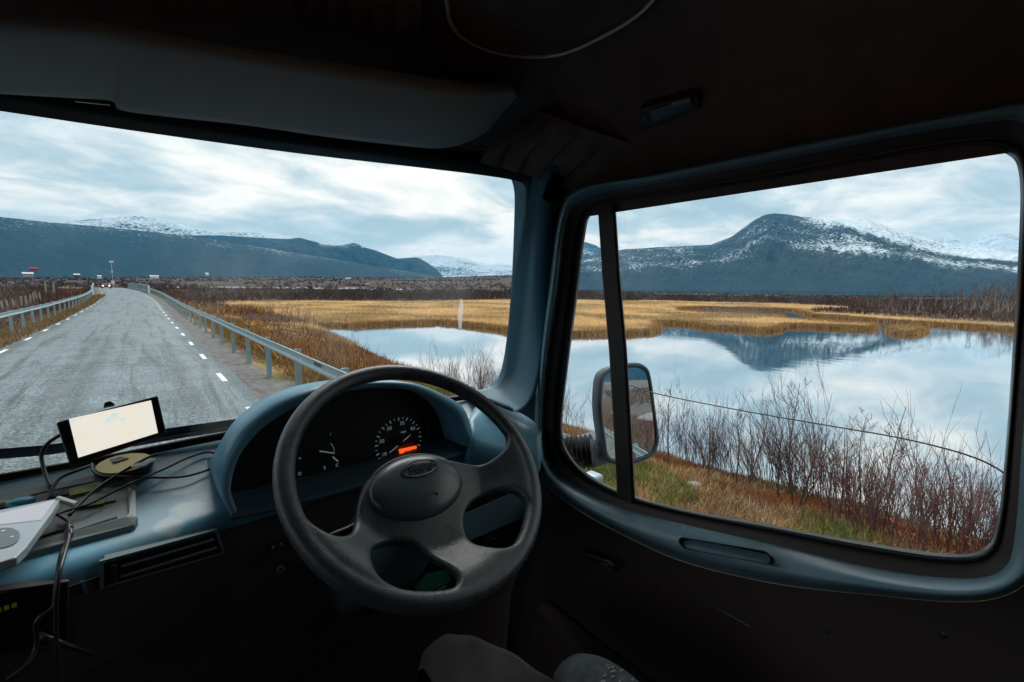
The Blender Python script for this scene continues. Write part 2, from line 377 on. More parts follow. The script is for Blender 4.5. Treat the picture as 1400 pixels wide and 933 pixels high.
# pale river / far road lines across the plain
for (r0, r1, a0, a1, cc_) in ((300, 330, -16, -4.5, (.5, .52, .52)), (520, 590, 3, 27, (.42, .42, .42)), (400, 425, 44, 60, (.5, .5, .5)), (700, 760, 60, 72, (.4, .4, .4))):
    k = (r_ > r0+12*np.sin(az)) & (r_ < r1+12*np.sin(az)) & (az > a0) & (az < a1) & (n2_ > .38); c[k] = cc_
c = lerp(c, np.array([.12, .125, .125]), sst(-50, -120, gy))
gold = np.array([.60, .43, .22])
c = lerp(c, gold, bog*1.); c = lerp(c, gold*.55, bog*sst(.52, .7, n1_)*.5)
c = lerp(c, gold*.9, (di < 0)*1.)
bk = right & ~water & (gy < 50)
cb = np.tile(np.array([[.12, .058, .032]]), (len(gx), 1)); cb = lerp(cb, np.array([.34, .22, .07]), sst(.42, .6, n1_)); cb = lerp(cb, np.array([.08, .12, .025]), sst(.56, .66, n3_)*(tb < .62)); cb = lerp(cb, np.array([.09, .045, .045]), sst(.5, .62, n2_*.4+n3_*.6)*.7)
c = np.where((bk & (gy < 44))[:, None], cb, c)
c = np.where(((dr < 9) & (dr > 3.6) & ~bk & ~water)[:, None], lerp(np.array([[.20, .12, .05]]).repeat(len(gx), 0), np.array([.09, .10, .03]), sst(.45, .6, n1_)), c)
grav = np.array([.17, .165, .165]); c = lerp(c, grav, 1-sst(3.4, 3.95, dr+(n3_-.5)*.9)); c[water] = (.03, .028, .022)
nA, nR = len(azs), len(rr_)
idx = np.arange(nA*nR).reshape(nR, nA); j2 = np.roll(np.arange(nA), -1)
Fg = np.stack([idx[:-1], idx[:-1][:, j2], idx[1:][:, j2], idx[1:]], -1).reshape(-1, 4)
m_ground = colmat('ground_earth', .95, 6., .45, .1, bump=.9, bs=14)
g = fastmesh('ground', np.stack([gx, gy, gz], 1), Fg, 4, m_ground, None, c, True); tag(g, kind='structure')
# small disc under the truck closes the sheet
MB().prism([(1.35*math.cos(k*.3142), 1.35*math.sin(k*.3142), -2.30) for k in range(20)], (0, 0, -.1)).build('ground', m_lower)['kind'] = 'structure'

# ---- road surface
m_road = bpy.data.materials.new('asphalt'); m_road.use_nodes = True; t_ = m_road.node_tree; b_ = t_.nodes['Principled BSDF']
tc_ = N(t_, 'ShaderNodeTexCoord'); uv = N(t_, 'ShaderNodeUVMap', uv_map='st'); sp_ = N(t_, 'ShaderNodeSeparateXYZ'); L(t_, uv.outputs[0], sp_.inputs[0])
na = N(t_, 'ShaderNodeTexNoise', i_Scale=26., i_Detail=6, i_Roughness=.8); L(t_, tc_.outputs['Object'], na.inputs[0])
nb = N(t_, 'ShaderNodeTexNoise', i_Scale=.9, i_Detail=6, i_Roughness=.65); L(t_, tc_.outputs['Object'], nb.inputs[0])
mpp = N(t_, 'ShaderNodeMapping'); mpp.inputs['Scale'].default_value = (2.6, .13, 1); L(t_, uv.outputs[0], mpp.inputs[0])
nc = N(t_, 'ShaderNodeTexNoise', i_Scale=1., i_Detail=7, i_Roughness=.75, i_Distortion=.6); L(t_, mpp.outputs[0], nc.inputs[0])
mps = N(t_, 'ShaderNodeMapping'); mps.inputs['Scale'].default_value = (.05, .42, 1); L(t_, uv.outputs[0], mps.inputs[0])
ncs = N(t_, 'ShaderNodeTexNoise', i_Scale=1., i_Detail=5, i_Roughness=.7, i_Distortion=.2); L(t_, mps.outputs[0], ncs.inputs[0])
vo = N(t_, 'ShaderNodeTexVoronoi', feature='DISTANCE_TO_EDGE', i_Scale=.55); 
ds_ = N(t_, 'ShaderNodeMapping'); L(t_, tc_.outputs['Object'], ds_.inputs[0])
wob = N(t_, 'ShaderNodeTexNoise', i_Scale=2.5, i_Detail=5); L(t_, tc_.outputs['Object'], wob.inputs[0])
L(t_, MIX(t_, .25, ds_.outputs[0], wob.outputs[1], 'ADD'), vo.inputs['Vector'])
rA = ramp(t_, na.outputs[0], [(.36, (.035, .052, .062)), (.50, (.12, .16, .18)), (.64, (.32, .405, .44))])
rB = ramp(t_, nb.outputs[0], [(.35, .78), (.65, 1.18)])
o1 = MIX(t_, 1, rA.outputs[0], rB.outputs[0], 'MULTIPLY')
trk = ramp(t_, nc.outputs[0], [(.50, 1.), (.62, .42)])
o2 = MIX(t_, 1, o1, trk.outputs[0], 'MULTIPLY')
seam = ramp(t_, ncs.outputs[0], [(.495, 1.), (.502, .55), (.51, 1.)]); o2 = MIX(t_, 1, o2, seam.outputs[0], 'MULTIPLY')
crk = ramp(t_, vo.outputs['Distance'], [(.0, .35), (.012, 1.)]); crm = ramp(t_, nb.outputs[0], [(.5, 0.), (.6, .8)])
o3 = MIX(t_, crm.outputs[0], o2, MIX(t_, 1, o2, crk.outputs[0], 'MULTIPLY'))
ws = None
for off_, s1_ in ((float(at(246, 515, 2, ZR)[0])+1.05, 22.), (float(at(108, 492, 2, ZR)[0])+1.05, 26.), (float(at(125, 485, 2, ZR)[0])+1.25, 26.), (-2.45, 400.), (2.75, 400.)):
    dx_ = M(t_, 'ABSOLUTE', M(t_, 'SUBTRACT', sp_.outputs[0], off_)); v_ = M(t_, 'ADD', dx_, M(t_, 'MULTIPLY', M(t_, 'SUBTRACT', nc.outputs[0], .5), .8))
    k_ = M(t_, 'MULTIPLY', ramp(t_, v_, [(.06, 1.), (.26, 0.)]).outputs[0], M(t_, 'LESS_THAN', sp_.outputs[1], s1_)); ws = k_ if ws is None else M(t_, 'MAXIMUM', ws, k_)
gr_ = ramp(t_, na.outputs[0], [(.42, .30), (.6, .85)])
o3 = MIX(t_, M(t_, 'MULTIPLY', ws, .8), o3, MIX(t_, 1, o3, gr_.outputs[0], 'MULTIPLY'))
L(t_, o3, b_.inputs['Base Color']); b_.inputs['Roughness'].default_value = .62; b_.inputs['Specular IOR Level'].default_value = .45
bp_ = N(t_, 'ShaderNodeBump', i_Strength=.7, i_Distance=.012); L(t_, na.outputs[0], bp_.inputs['Height']); L(t_, bp_.outputs[0], b_.inputs['Normal'])
rp = [RCs[0]]+[np.array(p) for p in crom(RC[1:], 24)]; rp = np.vstack([np.array([[-1.05, y, ZR] for y in np.arange(-400, 40, 4.)]), np.array(rp[1:])])
tn = np.gradient(rp[:, :2], axis=0); tn /= np.linalg.norm(tn, axis=1)[:, None]; nrm = np.stack([tn[:, 1], -tn[:, 0]], 1)
arc = np.concatenate([[0], np.cumsum(np.linalg.norm(np.diff(rp[:, :2], axis=0), axis=1))])+rp[0, 1]
def road_pt(s, off, dz=0.):
    return np.array([np.interp(s, arc, rp[:, 0])+np.interp(s, arc, nrm[:, 0])*off, np.interp(s, arc, rp[:, 1])+np.interp(s, arc, nrm[:, 1])*off, np.interp(s, arc, rp[:, 2])+dz-.012*abs(off)])
offs = [-2.86, -2.8, -1.4, 0, 1.4, 2.8, 2.86]
mb = MB(); rows = []; uvs = []
for k in range(len(rp)):
    jit = [.05*math.sin(k*2.1), .05*math.sin(k*1.7+1)]
    rows.append([road_pt(arc[k], o+(jit[0] if o < -2.5 else jit[1] if o > 2.5 else 0), -.05 if abs(o) > 2.82 else .0) for o in offs])
mb.loft(rows); ro = mb.build('road', m_road, smooth=True); tag(ro, kind='structure')
uvl = ro.data.uv_layers.new(name='st')
co_ = [(o, arc[k]) for k in range(len(rp)) for o in offs]
for lp in ro.data.loops: uvl.data[lp.index].uv = co_[lp.vertex_index]
# painted dashes
m_paint = pmat('road_paint', (.72, .73, .72), .7, var=.25, vs=9, bump=.3, bs=40, bdist=.004)
mb = MB()
def dash(s0, ln, off, w=.11):
    n = 3; rows = []
    for i in range(n): 
        s = s0+ln*i/(n-1); rows.append([road_pt(s, off-w/2, .006), road_pt(s, off+w/2, .006)])
    mb.loft(rows)
s = 8.2-4.15*14
while s < 330: dash(s, 1.25, 2.50); s += 4.15
s = 25.7-4.5*19
while s < 330: dash(s, 1.3, -2.50); s += 4.5
o = mb.build('road_markings', m_paint); tag(o, kind='structure')
# bitumen repairs: dark patches on the asphalt
m_tar = pmat('bitumen_patch', (.10, .125, .135), .6, var=.45, vs=12, bump=.6, bs=40, bdist=.006)
mb = MB()
def patch(pix, dz=.004):
    P = [at(x, y, 2, ZR) for x, y in pix]; P = crom(P, 4, True)
    mb.add([(p[0]+.02*random.uniform(-1, 1), p[1]+.05*random.uniform(-1, 1), ZR+dz-.012*abs(p[0]+1.05)) for p in P], [tuple(range(len(P)))])
patch([(66, 541), (69, 533), (76, 526), (92, 523.5), (109, 523), (101, 530), (92, 538), (84, 543), (70, 545)])
for (a, b) in (((100, 448), (178, 443)), ((78, 459), (205, 452)), ((60, 466), (150, 463))):
    P = [at(a[0]+(b[0]-a[0])*k/8, a[1]+(b[1]-a[1])*k/8+random.uniform(-.6, .6), 2, ZR) for k in range(9)]
    mb.loft([[(p[0], p[1]-.10, ZR+.004-.012*abs(p[0]+1.05)) for p in P], [(p[0], p[1]+.12, ZR+.004-.012*abs(p[0]+1.05)) for p in P]])
o = mb.build('road_patch', m_tar); tag(o, kind='structure')

# ---- water
m_water = bpy.data.materials.new('lake_water'); m_water.use_nodes = True; t_ = m_water.node_tree; t_.nodes.clear()
df = N(t_, 'ShaderNodeBsdfDiffuse'); df.inputs[0].default_value = (.045, .07, .08, 1)
gl = N(t_, 'ShaderNodeBsdfGlossy'); gl.inputs['Roughness'].default_value = .025; gl.inputs[0].default_value = (.98, .99, 1, 1)
lw = N(t_, 'ShaderNodeLayerWeight'); lw.inputs[0].default_value = .5
fr = ramp(t_, lw.outputs['Facing'], [(0., .06), (.45, .58), (.62, .80), (.85, .86), (1., .96)])
tc_ = N(t_, 'ShaderNodeTexCoord'); mpw = N(t_, 'ShaderNodeMapping'); mpw.inputs['Scale'].default_value = (1.2, .55, 1); mpw.inputs['Rotation'].default_value = (0, 0, R(25)); L(t_, tc_.outputs['Object'], mpw.inputs[0])
nw = N(t_, 'ShaderNodeTexNoise', i_Scale=.9, i_Detail=4, i_Roughness=.55); L(t_, mpw.outputs[0], nw.inputs[0])
nw2 = N(t_, 'ShaderNodeTexNoise', i_Scale=.035, i_Detail=3); L(t_, mpw.outputs[0], nw2.inputs[0])
bpw = N(t_, 'ShaderNodeBump', i_Distance=.02); L(t_, ramp(t_, nw2.outputs[0], [(.42, .06), (.62, .30)]).outputs[0], bpw.inputs['Strength']); L(t_, nw.outputs[0], bpw.inputs['Height'])
L(t_, bpw.outputs[0], gl.inputs['Normal'])
mx = N(t_, 'ShaderNodeMixShader'); L(t_, fr.outputs[0], mx.inputs[0]); L(t_, df.outputs[0], mx.inputs[1]); L(t_, gl.outputs[0], mx.inputs[2]); L(t_, mx.outputs[0], N(t_, 'ShaderNodeOutputMaterial').inputs[0])
o = MB().add([(8, -170, ZW), (420, -170, ZW), (420, 170, ZW), (8, 170, ZW)], [(0, 1, 2, 3)]).build('water', m_water); tag(o, kind='structure')

# ---- mountains (height fields standing kilometres away)
def mountain(name, ridge, r0, r1, snow, seed, rough=1., base=(.010, .036, .058), nz=150, ext=None, prof=1.15, az_step=.09, gully=1.):
    pts = sorted(azte(x, y) for x, y in ridge)
    if ext: pts = [(a, e) for a, e in ext if a < pts[0][0]]+pts+[(a, e) for a, e in ext if a > pts[-1][0]]
    a_ = np.array([p[0] for p in pts]); e_ = np.array([p[1] for p in pts])
    az = np.arange(a_[0], a_[-1], az_step); te = np.interp(az, a_, e_)
    k = np.ones(5)/5; te = np.convolve(np.pad(te, 2, mode='edge'), k, 'valid')
    t = np.concatenate([np.linspace(0, 1, nz), [1.08, 1.2, 1.5]])
    AZ, T = np.meshgrid(az, t); TE = np.tile(te, (len(t), 1))
    ridge_n = .25*(fbm(AZ*.3+seed, AZ*0+seed, 2)-.5)
    RR = r0+(r1-r0)*T*(1+.12*ridge_n)
    H1 = r1*TE
    n = fbm(AZ*.35+seed*3+T*2.2, T*4+seed, 5)-.5; gl_ = 1-np.abs(fbm(AZ*.8+T*5.0+seed, T*7-AZ*.5+seed, 5)*2-1)
    fl = sst(0, .3, T)*sst(1.02, .82, T)
    H = H1*np.minimum(T, 1)**prof+rough*fl*(n*H1*.22+gully*(gl_-.7)*H1*.10)
    H = np.where(T > 1, H1*(1-(T-1)*.9), H)
    H = np.maximum(H, -30)-6*(T < .02)
    x = RR*np.sin(np.radians(AZ)); y = RR*np.cos(np.radians(AZ))
    nA, nT = len(az), len(t); idx = np.arange(nA*nT).reshape(nT, nA)
    Fm = np.stack([idx[:-1, :-1], idx[:-1, 1:], idx[1:, 1:], idx[1:, :-1]], -1).reshape(-1, 4)
    sn = snow(AZ, T, H)
    m = bpy.data.materials.new(name+'_rock'); m.use_nodes = True; tt = m.node_tree; b = tt.nodes['Principled BSDF']
    uvn = N(tt, 'ShaderNodeUVMap', uv_map='st'); at_ = N(tt, 'ShaderNodeAttribute', attribute_name='snow')
    mp_ = N(tt, 'ShaderNodeMapping'); mp_.inputs['Scale'].default_value = (.45, 13, 1); mp_.inputs['Rotation'].default_value = (0, 0, R(28)); L(tt, uvn.outputs[0], mp_.inputs[0])
    q1 = N(tt, 'ShaderNodeTexNoise', i_Scale=6.5, i_Detail=9, i_Roughness=.74, i_Distortion=.3); L(tt, mp_.outputs[0], q1.inputs[0])
    q2 = N(tt, 'ShaderNodeTexNoise', i_Scale=.5, i_Detail=7, i_Roughness=.6); L(tt, mp_.outputs[0], q2.inputs[0])
    v = M(tt, 'ADD', at_.outputs['Fac'], M(tt, 'MULTIPLY', M(tt, 'SUBTRACT', q1.outputs[0], .5), 3.2)); v = M(tt, 'ADD', v, M(tt, 'MULTIPLY', M(tt, 'SUBTRACT', q2.outputs[0], .5), 1.3))
    sm = ramp(tt, v, [(.34, 0.), (.64, 1.)])
    rc = ramp(tt, q1.outputs[0], [(.35, tuple(b_*.45 for b_ in base)), (.52, base), (.68, tuple(b_*1.7 for b_ in base))])
    L(tt, MIX(tt, sm.outputs[0], rc.outputs[0], (.60, .70, .77)), b.inputs['Base Color']); b.inputs['Roughness'].default_value = .95; b.inputs['Specular IOR Level'].default_value = .1
    o = fastmesh(name, np.stack([x, y, H], -1).reshape(-1, 3), Fm, 4, m, None, None, True, {'snow': sn.ravel()})
    uvl = o.data.uv_layers.new(name='st'); uu = np.stack([AZ, T], -1).reshape(-1, 2).astype(np.float32)
    li = np.empty(len(o.data.loops), np.int32); o.data.loops.foreach_get('vertex_index', li); uvl.data.foreach_set('uv', uu[li].ravel())
    return tag(o, kind='structure')
nosnow = lambda A, T, H: -.35+.42*sst(.55, 1., T)
mountain('mountain', [(-120, 288), (0, 297), (75, 305), (150, 311), (214, 318), (290, 328), (350, 337), (420, 348), (500, 362), (606, 379)], 2300, 4400, lambda A, T, H: -.28+.42*sst(.4, 1., T), 3.1, rough=.25, ext=[(-75, .10), (-40, .13)], gully=.6)
mountain('mountain', [(180, 326), (240, 322), (300, 322), (350, 325), (395, 327), (410, 325), (420, 328), (440, 333), (470, 335.5), (480, 332), (487, 332), (497, 338), (515, 343), (530, 349), (543, 354), (556, 353), (570, 352), (582, 358), (595, 367), (606, 378)], 4600, 5900, lambda A, T, H: -.35+.3*sst(.6, 1., T)+.5*sst(.85, 1., T)*(np.abs(A-19) < 2.5), 6.3, rough=.6, gully=1.4)
mountain('mountain', [(70, 320), (80, 304), (110, 301), (150, 297.5), (190, 296), (205, 297), (235, 303), (262, 312), (300, 317.5), (345, 318), (380, 320), (405, 324), (440, 336), (500, 350)], 6300, 7600, lambda A, T, H: .36+.3*sst(.5, 1, T), 8.7, rough=.8)
mountain('mountain', [(540, 352), (575, 350), (600, 349), (630, 352), (660, 360), (700, 362), (730, 358), (765, 345), (800, 331), (815, 336), (840, 352)], 7400, 9300, lambda A, T, H: .45+.3*sst(.4, 1, T)-.5*sst(44, 50, A), 5.2, rough=.7)
def snow2(A, T, H):
    r_ = sst(70.5, 74, A); tb_ = .74-.011*(A-72)
    b = -.50+.46*sst(.15, .4, T)+.10*sst(.4, .8, T)+.16*np.exp(-((T-.45)/.05)**2)
    b = b+r_*(.40*sst(.26, .5, T)+.30*sst(tb_+.05, tb_+.14, T)-.40*np.exp(-((T-tb_)/.05)**2))
    return b-.10*(1-r_)*sst(.5, .65, T)*sst(58, 62, A)-.4*sst(.2, .05, T)+.16*(1-r_)*sst(.25, .5, T)
mountain('mountain', [(740, 368), (790, 355), (830, 345), (855, 341), (900, 338), (940, 336.5), (972, 335), (1000, 324), (1015, 313), (1030, 302), (1045, 294), (1058, 291.5), (1075, 293), (1100, 297.5), (1150, 299), (1195, 303), (1215, 310), (1240, 319), (1265, 326), (1290, 332), (1330, 338), (1365, 342), (1400, 346), (1440, 352)], 2400, 4700, snow2, 1.4, rough=.75, ext=[(104, .05), (125, .07)], nz=190, prof=1.05, az_step=.06)
mountain('mountain', [(1180, 335), (1240, 322), (1290, 326), (1330, 331), (1345, 322), (1368, 318), (1395, 324), (1440, 326)], 7200, 8800, lambda A, T, H: .8+.0*T, 9.9, rough=.6)
mountain('mountain', [(1441, 330), (1455, 320)], 2600, 4300, nosnow, 4.4, ext=[(97, .09), (120, .11), (150, .17), (185, .15), (230, .12), (265, .1)], az_step=.3, nz=60)

# haze
hz = MB().box((0, 0, 591), (24000, 24000, 1218)).build('haze', m_white); tag(hz, kind='stuff')
mh = bpy.data.materials.new('haze_air'); mh.use_nodes = True; t_ = mh.node_tree; t_.nodes.clear()
pv = N(t_, 'ShaderNodeVolumePrincipled'); pv.inputs['Color'].default_value = (.08, .46, .80, 1); pv.inputs['Density'].default_value = 4.6e-5; pv.inputs['Anisotropy'].default_value = 0
L(t_, pv.outputs[0], N(t_, 'ShaderNodeOutputMaterial').inputs['Volume']); hz.data.materials.clear(); hz.data.materials.append(mh)

# ---------------------------------------------------------------- guardrails, bridge, posts
def guardrail(name, s0, s1, off, ztop, label, ph, end_block=False, spacing=2.8):
    sm = 1 if off > 0 else -1
    p0 = road_pt(s0, off); root = empty(name, (p0[0], p0[1], p0[2]), label, 'guardrail', 'roadside guardrails')
    zz = lambda s: road_pt(s, 0)[2]
    prof = [(-.05, 0), (-.055, -.012), (-.012, -.035), (-.012, -.135), (-.055, -.165), (-.055, -.20), (-.045, -.20), (-.045, -.168), (-.004, -.142), (-.004, -.03), (-.03, -.004), (-.03, 0)]
    ss = list(np.arange(s0, s1, 1.4 if s0 < 60 else 3))+[s1]; rows = []
    for s in ss:
        q = road_pt(s, off); t = np.array([np.interp(s, arc, nrm[:, 0]), np.interp(s, arc, nrm[:, 1])])*sm; z = zz(s)+ztop+.004*math.sin(s*1.3)
        rows.append([(q[0]+t[0]*a, q[1]+t[1]*a, z+b) for a, b in prof])
    b = MB(); b.loft(rows, closed=True, capA=True, capB=True); b.build('rail', m_galv, root)
    s = ph; n = 0
    while s < s1 and n < 70:
        if s > s0+.2:
            q = road_pt(s, off+.045*sm); z = zz(s); w = .055; b = MB()
            # C-shaped steel post
            c = [(-.05, -w), (.05, -w), (.05, -w+.018), (-.03, -w+.018), (-.03, w-.018), (.05, w-.018), (.05, w), (-.05, w)]
            b.prism([(q[0]+x*sm, q[1]+y, z-.45) for x, y in c], (0, 0, ztop+.47)); b.build('post', m_galvd, root)
            n += 1
        s += spacing
    return root
ra = guardrail('guardrail', 2.15, 99, 3.47, .905, 'long galvanised guardrail between the road and the lake ahead of the truck', 7.17-2.8)
for k in range(5): tb_ = MB(); tb_.box((2.40, 8.2+k*.10, ZR+.82), (.006, .045, .055)); tb_.build('stamped_mark', m_face, ra)
for k in range(7):
    tb_ = MB(); y_ = 5.6+k*4.2; tb_.box((2.425, y_, ZR+.82), (.012, .34, .10)); tb_.build('splice_plate', m_galvd, ra, bevel=.002)
    for dy in (-.12, .12): tb_ = MB(); tb_.lathe([(.002, -.012), (.014, -.01), (.014, 0), (.002, .001)], (2.418, y_+dy, ZR+.82), (1, 0, 0), 8); tb_.build('bolt', m_chrome, ra)
guardrail('guardrail', 12, 92, -3.52, .93, 'galvanised guardrail on the left side of the road', 30.6-2.8*6)
guardrail('guardrail', -90, -4.5, 3.47, .905, 'galvanised guardrail behind the truck seen in its side mirror', -90+.9)
# tapered rail end beside the door
t = empty('rail_end_marker', (2.62, 2.0, ZR), 'pale grey end post standing at the start of the lakeside guardrail beside the mirror', 'post')
b = MB(); b.box((2.44, 2.03, ZR+.43), (.09, .12, .95)); b.build('block', m_galv, t, bevel=.02)

def bridge_rail(s0, s1, off, label):
    p0 = road_pt(s0, off); root = empty('bridge_railing', p0, label, 'bridge railing', 'railings of the bridge')
    z = lambda s: road_pt(s, 0)[2]
    def rail(h, rad):
        b = MB(); b.tube([road_pt(s, off)+np.array([0, 0, h]) for s in np.arange(s0, s1+.1, 3)], rad, 6); return b
    rail(1.28, .07).build('handrail', m_galv, root); rail(.86, .05).build('bar', m_galvd, root); rail(.5, .05).build('bar', m_galvd, root)
    b = MB(); b.loft([[road_pt(s, off)+np.array([0, 0, h]) for h in (-.3, .34)] for s in np.arange(s0, s1+.1, 3)]); b.build('kerb_beam', m_galvd, root, solid=.12)
    s = s0
    while s < s1:
        q = road_pt(s, off); b = MB(); b.box(q+np.array([0, 0, .5]), (.12, .14, 1.55)); b.build('post', m_galvd, root); s += 3
    q = road_pt(s0, off); b = MB(); b.box(q+np.array([0, -.3, .62]), (.22, .35, 1.35)); b.build('end_post', pmat('white_end_post', (.7, .72, .72), .6), root, bevel=.03)
bridge_rail(100, 178, 3.5, 'steel bridge railing on the right side of the far road bend')
bridge_rail(93, 150, -3.55, 'steel bridge railing on the left side of the far road bend')

# road sign mast beyond the bridge
q = at(155, 392, 1, 190); q[2] = -1.3
t = empty('sign_mast', q, 'tall thin mast with small sign plates beside the far end of the bridge', 'mast')
b = MB(); b.tube([q, q+(0, 0, 8.6)], .13, 6); b.build('pole', m_galv, t)
for h, w, hh in ((8.3, 1.1, .6), (5.2, .5, .45), (1.9, .8, 1.1)):
    b = MB(); b.box(q+np.array([0, -.15, h]), (w, .08, hh)); b.build('sign_plate', pmat('sign_face', (.6, .65, .68), .6), t, bevel=.03)
# oncoming car
q = road_pt(160, -1.3); cx_, cy_, cz_ = q
t = empty('oncoming_car', q, 'small dark red car coming over the bridge with its headlights on', 'car')
mred = pmat('car_red', (.16, .02, .03), .35, coat=.5)
pr_ = [(-2.1, .35), (-2.1, .8), (-1.2, .95), (-.5, 1.42), (1.0, 1.42), (1.8, .98), (2.1, .9), (2.1, .35)]
b = MB(); b.prism([(cx_-.85, cy_+a, cz_+h) for a, h in pr_], (1.7, 0, 0)); b.build('body', mred, t, bevel=.12)
b = MB(); b.add([(cx_-.72, cy_-1.25, cz_+.98), (cx_+.72, cy_-1.25, cz_+.98), (cx_+.62, cy_-.60, cz_+1.38), (cx_-.62, cy_-.60, cz_+1.38)], [(0, 1, 2, 3)]); b.build('windscreen', m_face, t)
for sx in (-.85, .85):
    for sy in (-1.35, 1.3): b = MB(); b.lathe([(.05, -.1), (.32, -.1), (.32, .1), (.05, .1)], (cx_+sx*.95, cy_+sy, cz_+.32), (1, 0, 0), 14); b.build('wheel', m_rubber, t)
for sx in (-.62, .62): b = MB(); b.lathe([(.05, -.03), (.16, -.03), (.14, .06), (.05, .08)], (cx_+sx, cy_-2.12, cz_+.68), (0, -1, 0), 12); b.build('headlight', emat('headlight_on', (1, 1, .95), 1.6), t)
# wooden fence posts in the left field
for k, (x, y, hpx) in enumerate([(5, 425, 1.0), (12, 424, 1.), (20, 422, 1.), (31, 420, 1.3), (36, 417, 1.2), (42, 415, 1.3), (47, 412, 1.5), (51, 411, 1.6), (55, 411, 1.4), (63, 401, 2.), (74, 401, 2.)]):
    q = at(x, y, 2, -3.0); q[2] = float(ground_z(np.array([q[0]]), np.array([q[1]]))[0])-.2; sc = hpx*.95*max(1, q[1]/110)
    b = MB(); lean = random.uniform(-.08, .08)
    b.tube([q, q+np.array([lean, 0, sc*.6]), q+np.array([lean*2, .02, sc+.45])], [.10*max(1, q[1]/90), .095*max(1, q[1]/90), .08*max(1, q[1]/90)], 7)
    tag(b.build('fence_post', m_wood), 'weathered wooden fence post in the brown field left of the road', 'fence post', 'wooden posts of the old fence left of the road')
# far houses
def house(px, py, r_h, w, d, h, roof_c, wall_c, label):
    w, d, h = w*.6, d*.6, h*.6; az_, te_ = azte(px, py); az_ = R(az_); x, y = r_h*math.sin(az_), r_h*math.cos(az_)
    z = r_h*te_-h*.5; q = np.array([x, y, z]); root = empty('house', q, label, 'house', 'far houses on the plain')
    u = np.array([math.cos(az_), -math.sin(az_), 0]); v = np.array([math.sin(az_), math.cos(az_), 0]); U = np.array([0, 0, 1.])
    b = MB(); b.box(q+U*(h*.25-1), (w, d, h*.5+2), (u, v, U)); b.build('wall', pmat('house_wall', wall_c, .8, var=.1), root)
    b = MB(); a = q+U*h*.5; b.prism([a-u*(w/2+.4)-v*(d/2+.4), a-u*(w/2+.4)+v*(d/2+.4), a-u*(w/2+.4)+U*h*.5], u*(w+.8)); b.build('roof', pmat('house_roof', roof_c, .7, var=.1), root)
    for k in (-.3, 0, .3):
        b = MB(); b.box(q-v*(d/2+.05)+u*w*k+U*h*.22, (w*.1, .08, h*.22), (u, v, U)); b.build('window', m_face, root)
dk, wh, rd = (.06, .05, .05), (.62, .66, .68), (.24, .035, .06)
house(38, 374.5, 900, 17, 9, 6.5, wh, (.4, .3, .28), 'house with a wide pale roof below the left slope, leftmost of the far houses')
house(46, 367.5, 1100, 16, 9, 6.5, rd, rd, 'dark red house on the slope above the pale roof at far left')
house(105, 376, 950, 11, 8, 5.5, wh, dk, 'pale roofed far house between the red house and the sign mast')
house(211, 378, 900, 18, 9, 4.5, wh, wh, 'long low white building on the plain right of the road bend')
house(283, 374.5, 1000, 8, 7, 5.5, wh, wh, 'small white house under the middle of the left mountain')
house(136, 378, 930, 7, 7, 5, wh, wh, 'small white house just left of the sign mast')
house(476, 381, 1000, 16, 9, 5.5, (.42, .5, .5), (.3, .36, .36), 'greenish grey house among the trees below the end of the left mountain')
house(502, 389, 700, 9, 8, 5, (.3, .2, .18), (.36, .26, .24), 'brownish house nearest the lake on the wooded plain')

# ---------------------------------------------------------------- vegetation
class Twigs:                                # quick tapered 3-sided sticks gathered into arrays
    def __init__(s): s.V = []; s.F = []
    def seg(s, a, b, ra, rb):
        t = b-a; t = t/(np.linalg.norm(t)+1e-9); u = np.cross(t, (.3, .9, .1)); u /= np.linalg.norm(u)+1e-9; w = np.cross(t, u); k = len(s.V)
        for p, r_q in ((a, ra), (b, rb)):
            for j in range(3):
                an = 2.0944*j; s.V.append(p+(u*math.cos(an)+w*math.sin(an))*r_q)
        for j in range(3): s.F.append((k+j, k+(j+1) % 3, k+3+(j+1) % 3, k+3+j))
    def path(s, pts, r0, r1):
        n = len(pts)-1
        for i in range(n): s.seg(pts[i], pts[i+1], r0+(r1-r0)*i/n, r0+(r1-r0)*(i+1)/n)
    def leaf(s, p, sz):
        d = np.array([random.gauss(0, 1) for _ in range(3)]); d /= np.linalg.norm(d); e = np.cross(d, (0.2, .4, 1)); e /= np.linalg.norm(e); k = len(s.V)
        s.V += [p-d*sz, p+e*sz*.6, p+d*sz, p-e*sz*.6]; s.F.append((k, k+1, k+2, k+3))
    def me(s, name, m):
        me = bpy.data.meshes.new(name); me.from_pydata([tuple(v) for v in s.V], [], s.F); me.materials.append(m); me.update(); return me
def grow(T, p, d, ln, r_, depth, up=.25, wob=.22, n=4, kids=(3, 5), spread=.7, leaves=None):
    pts = [p]; q = p.copy(); d = d/np.linalg.norm(d)
    for i in range(n):
        d = d+np.array([random.gauss(0, wob*.5), random.gauss(0, wob*.5), up*.3]); d /= np.linalg.norm(d); q = q+d*ln/n; pts.append(q.copy())
    T.path(pts, r_, r_*.45)
    if depth > 0:
        for _ in range(random.randint(*kids)):
            t = random.uniform(.25, .98); i = min(int(t*n), n-1); a = pts[i]+(pts[i+1]-pts[i])*(t*n-i)
            e = np.array([random.gauss(0, 1), random.gauss(0, 1), random.uniform(.2, 1.2)]); e /= np.linalg.norm(e)
            grow(T, a, d*(1-spread)+e*spread, ln*random.uniform(.35, .6), max(r_*.5, .0018), depth-1, up, wob, max(2, n-1), kids, spread, leaves)
    elif leaves and random.random() < leaves[0]: T.leaf(q, leaves[1])
def stand(x, y): return float(ground_z(np.array([x]), np.array([y]))[0])
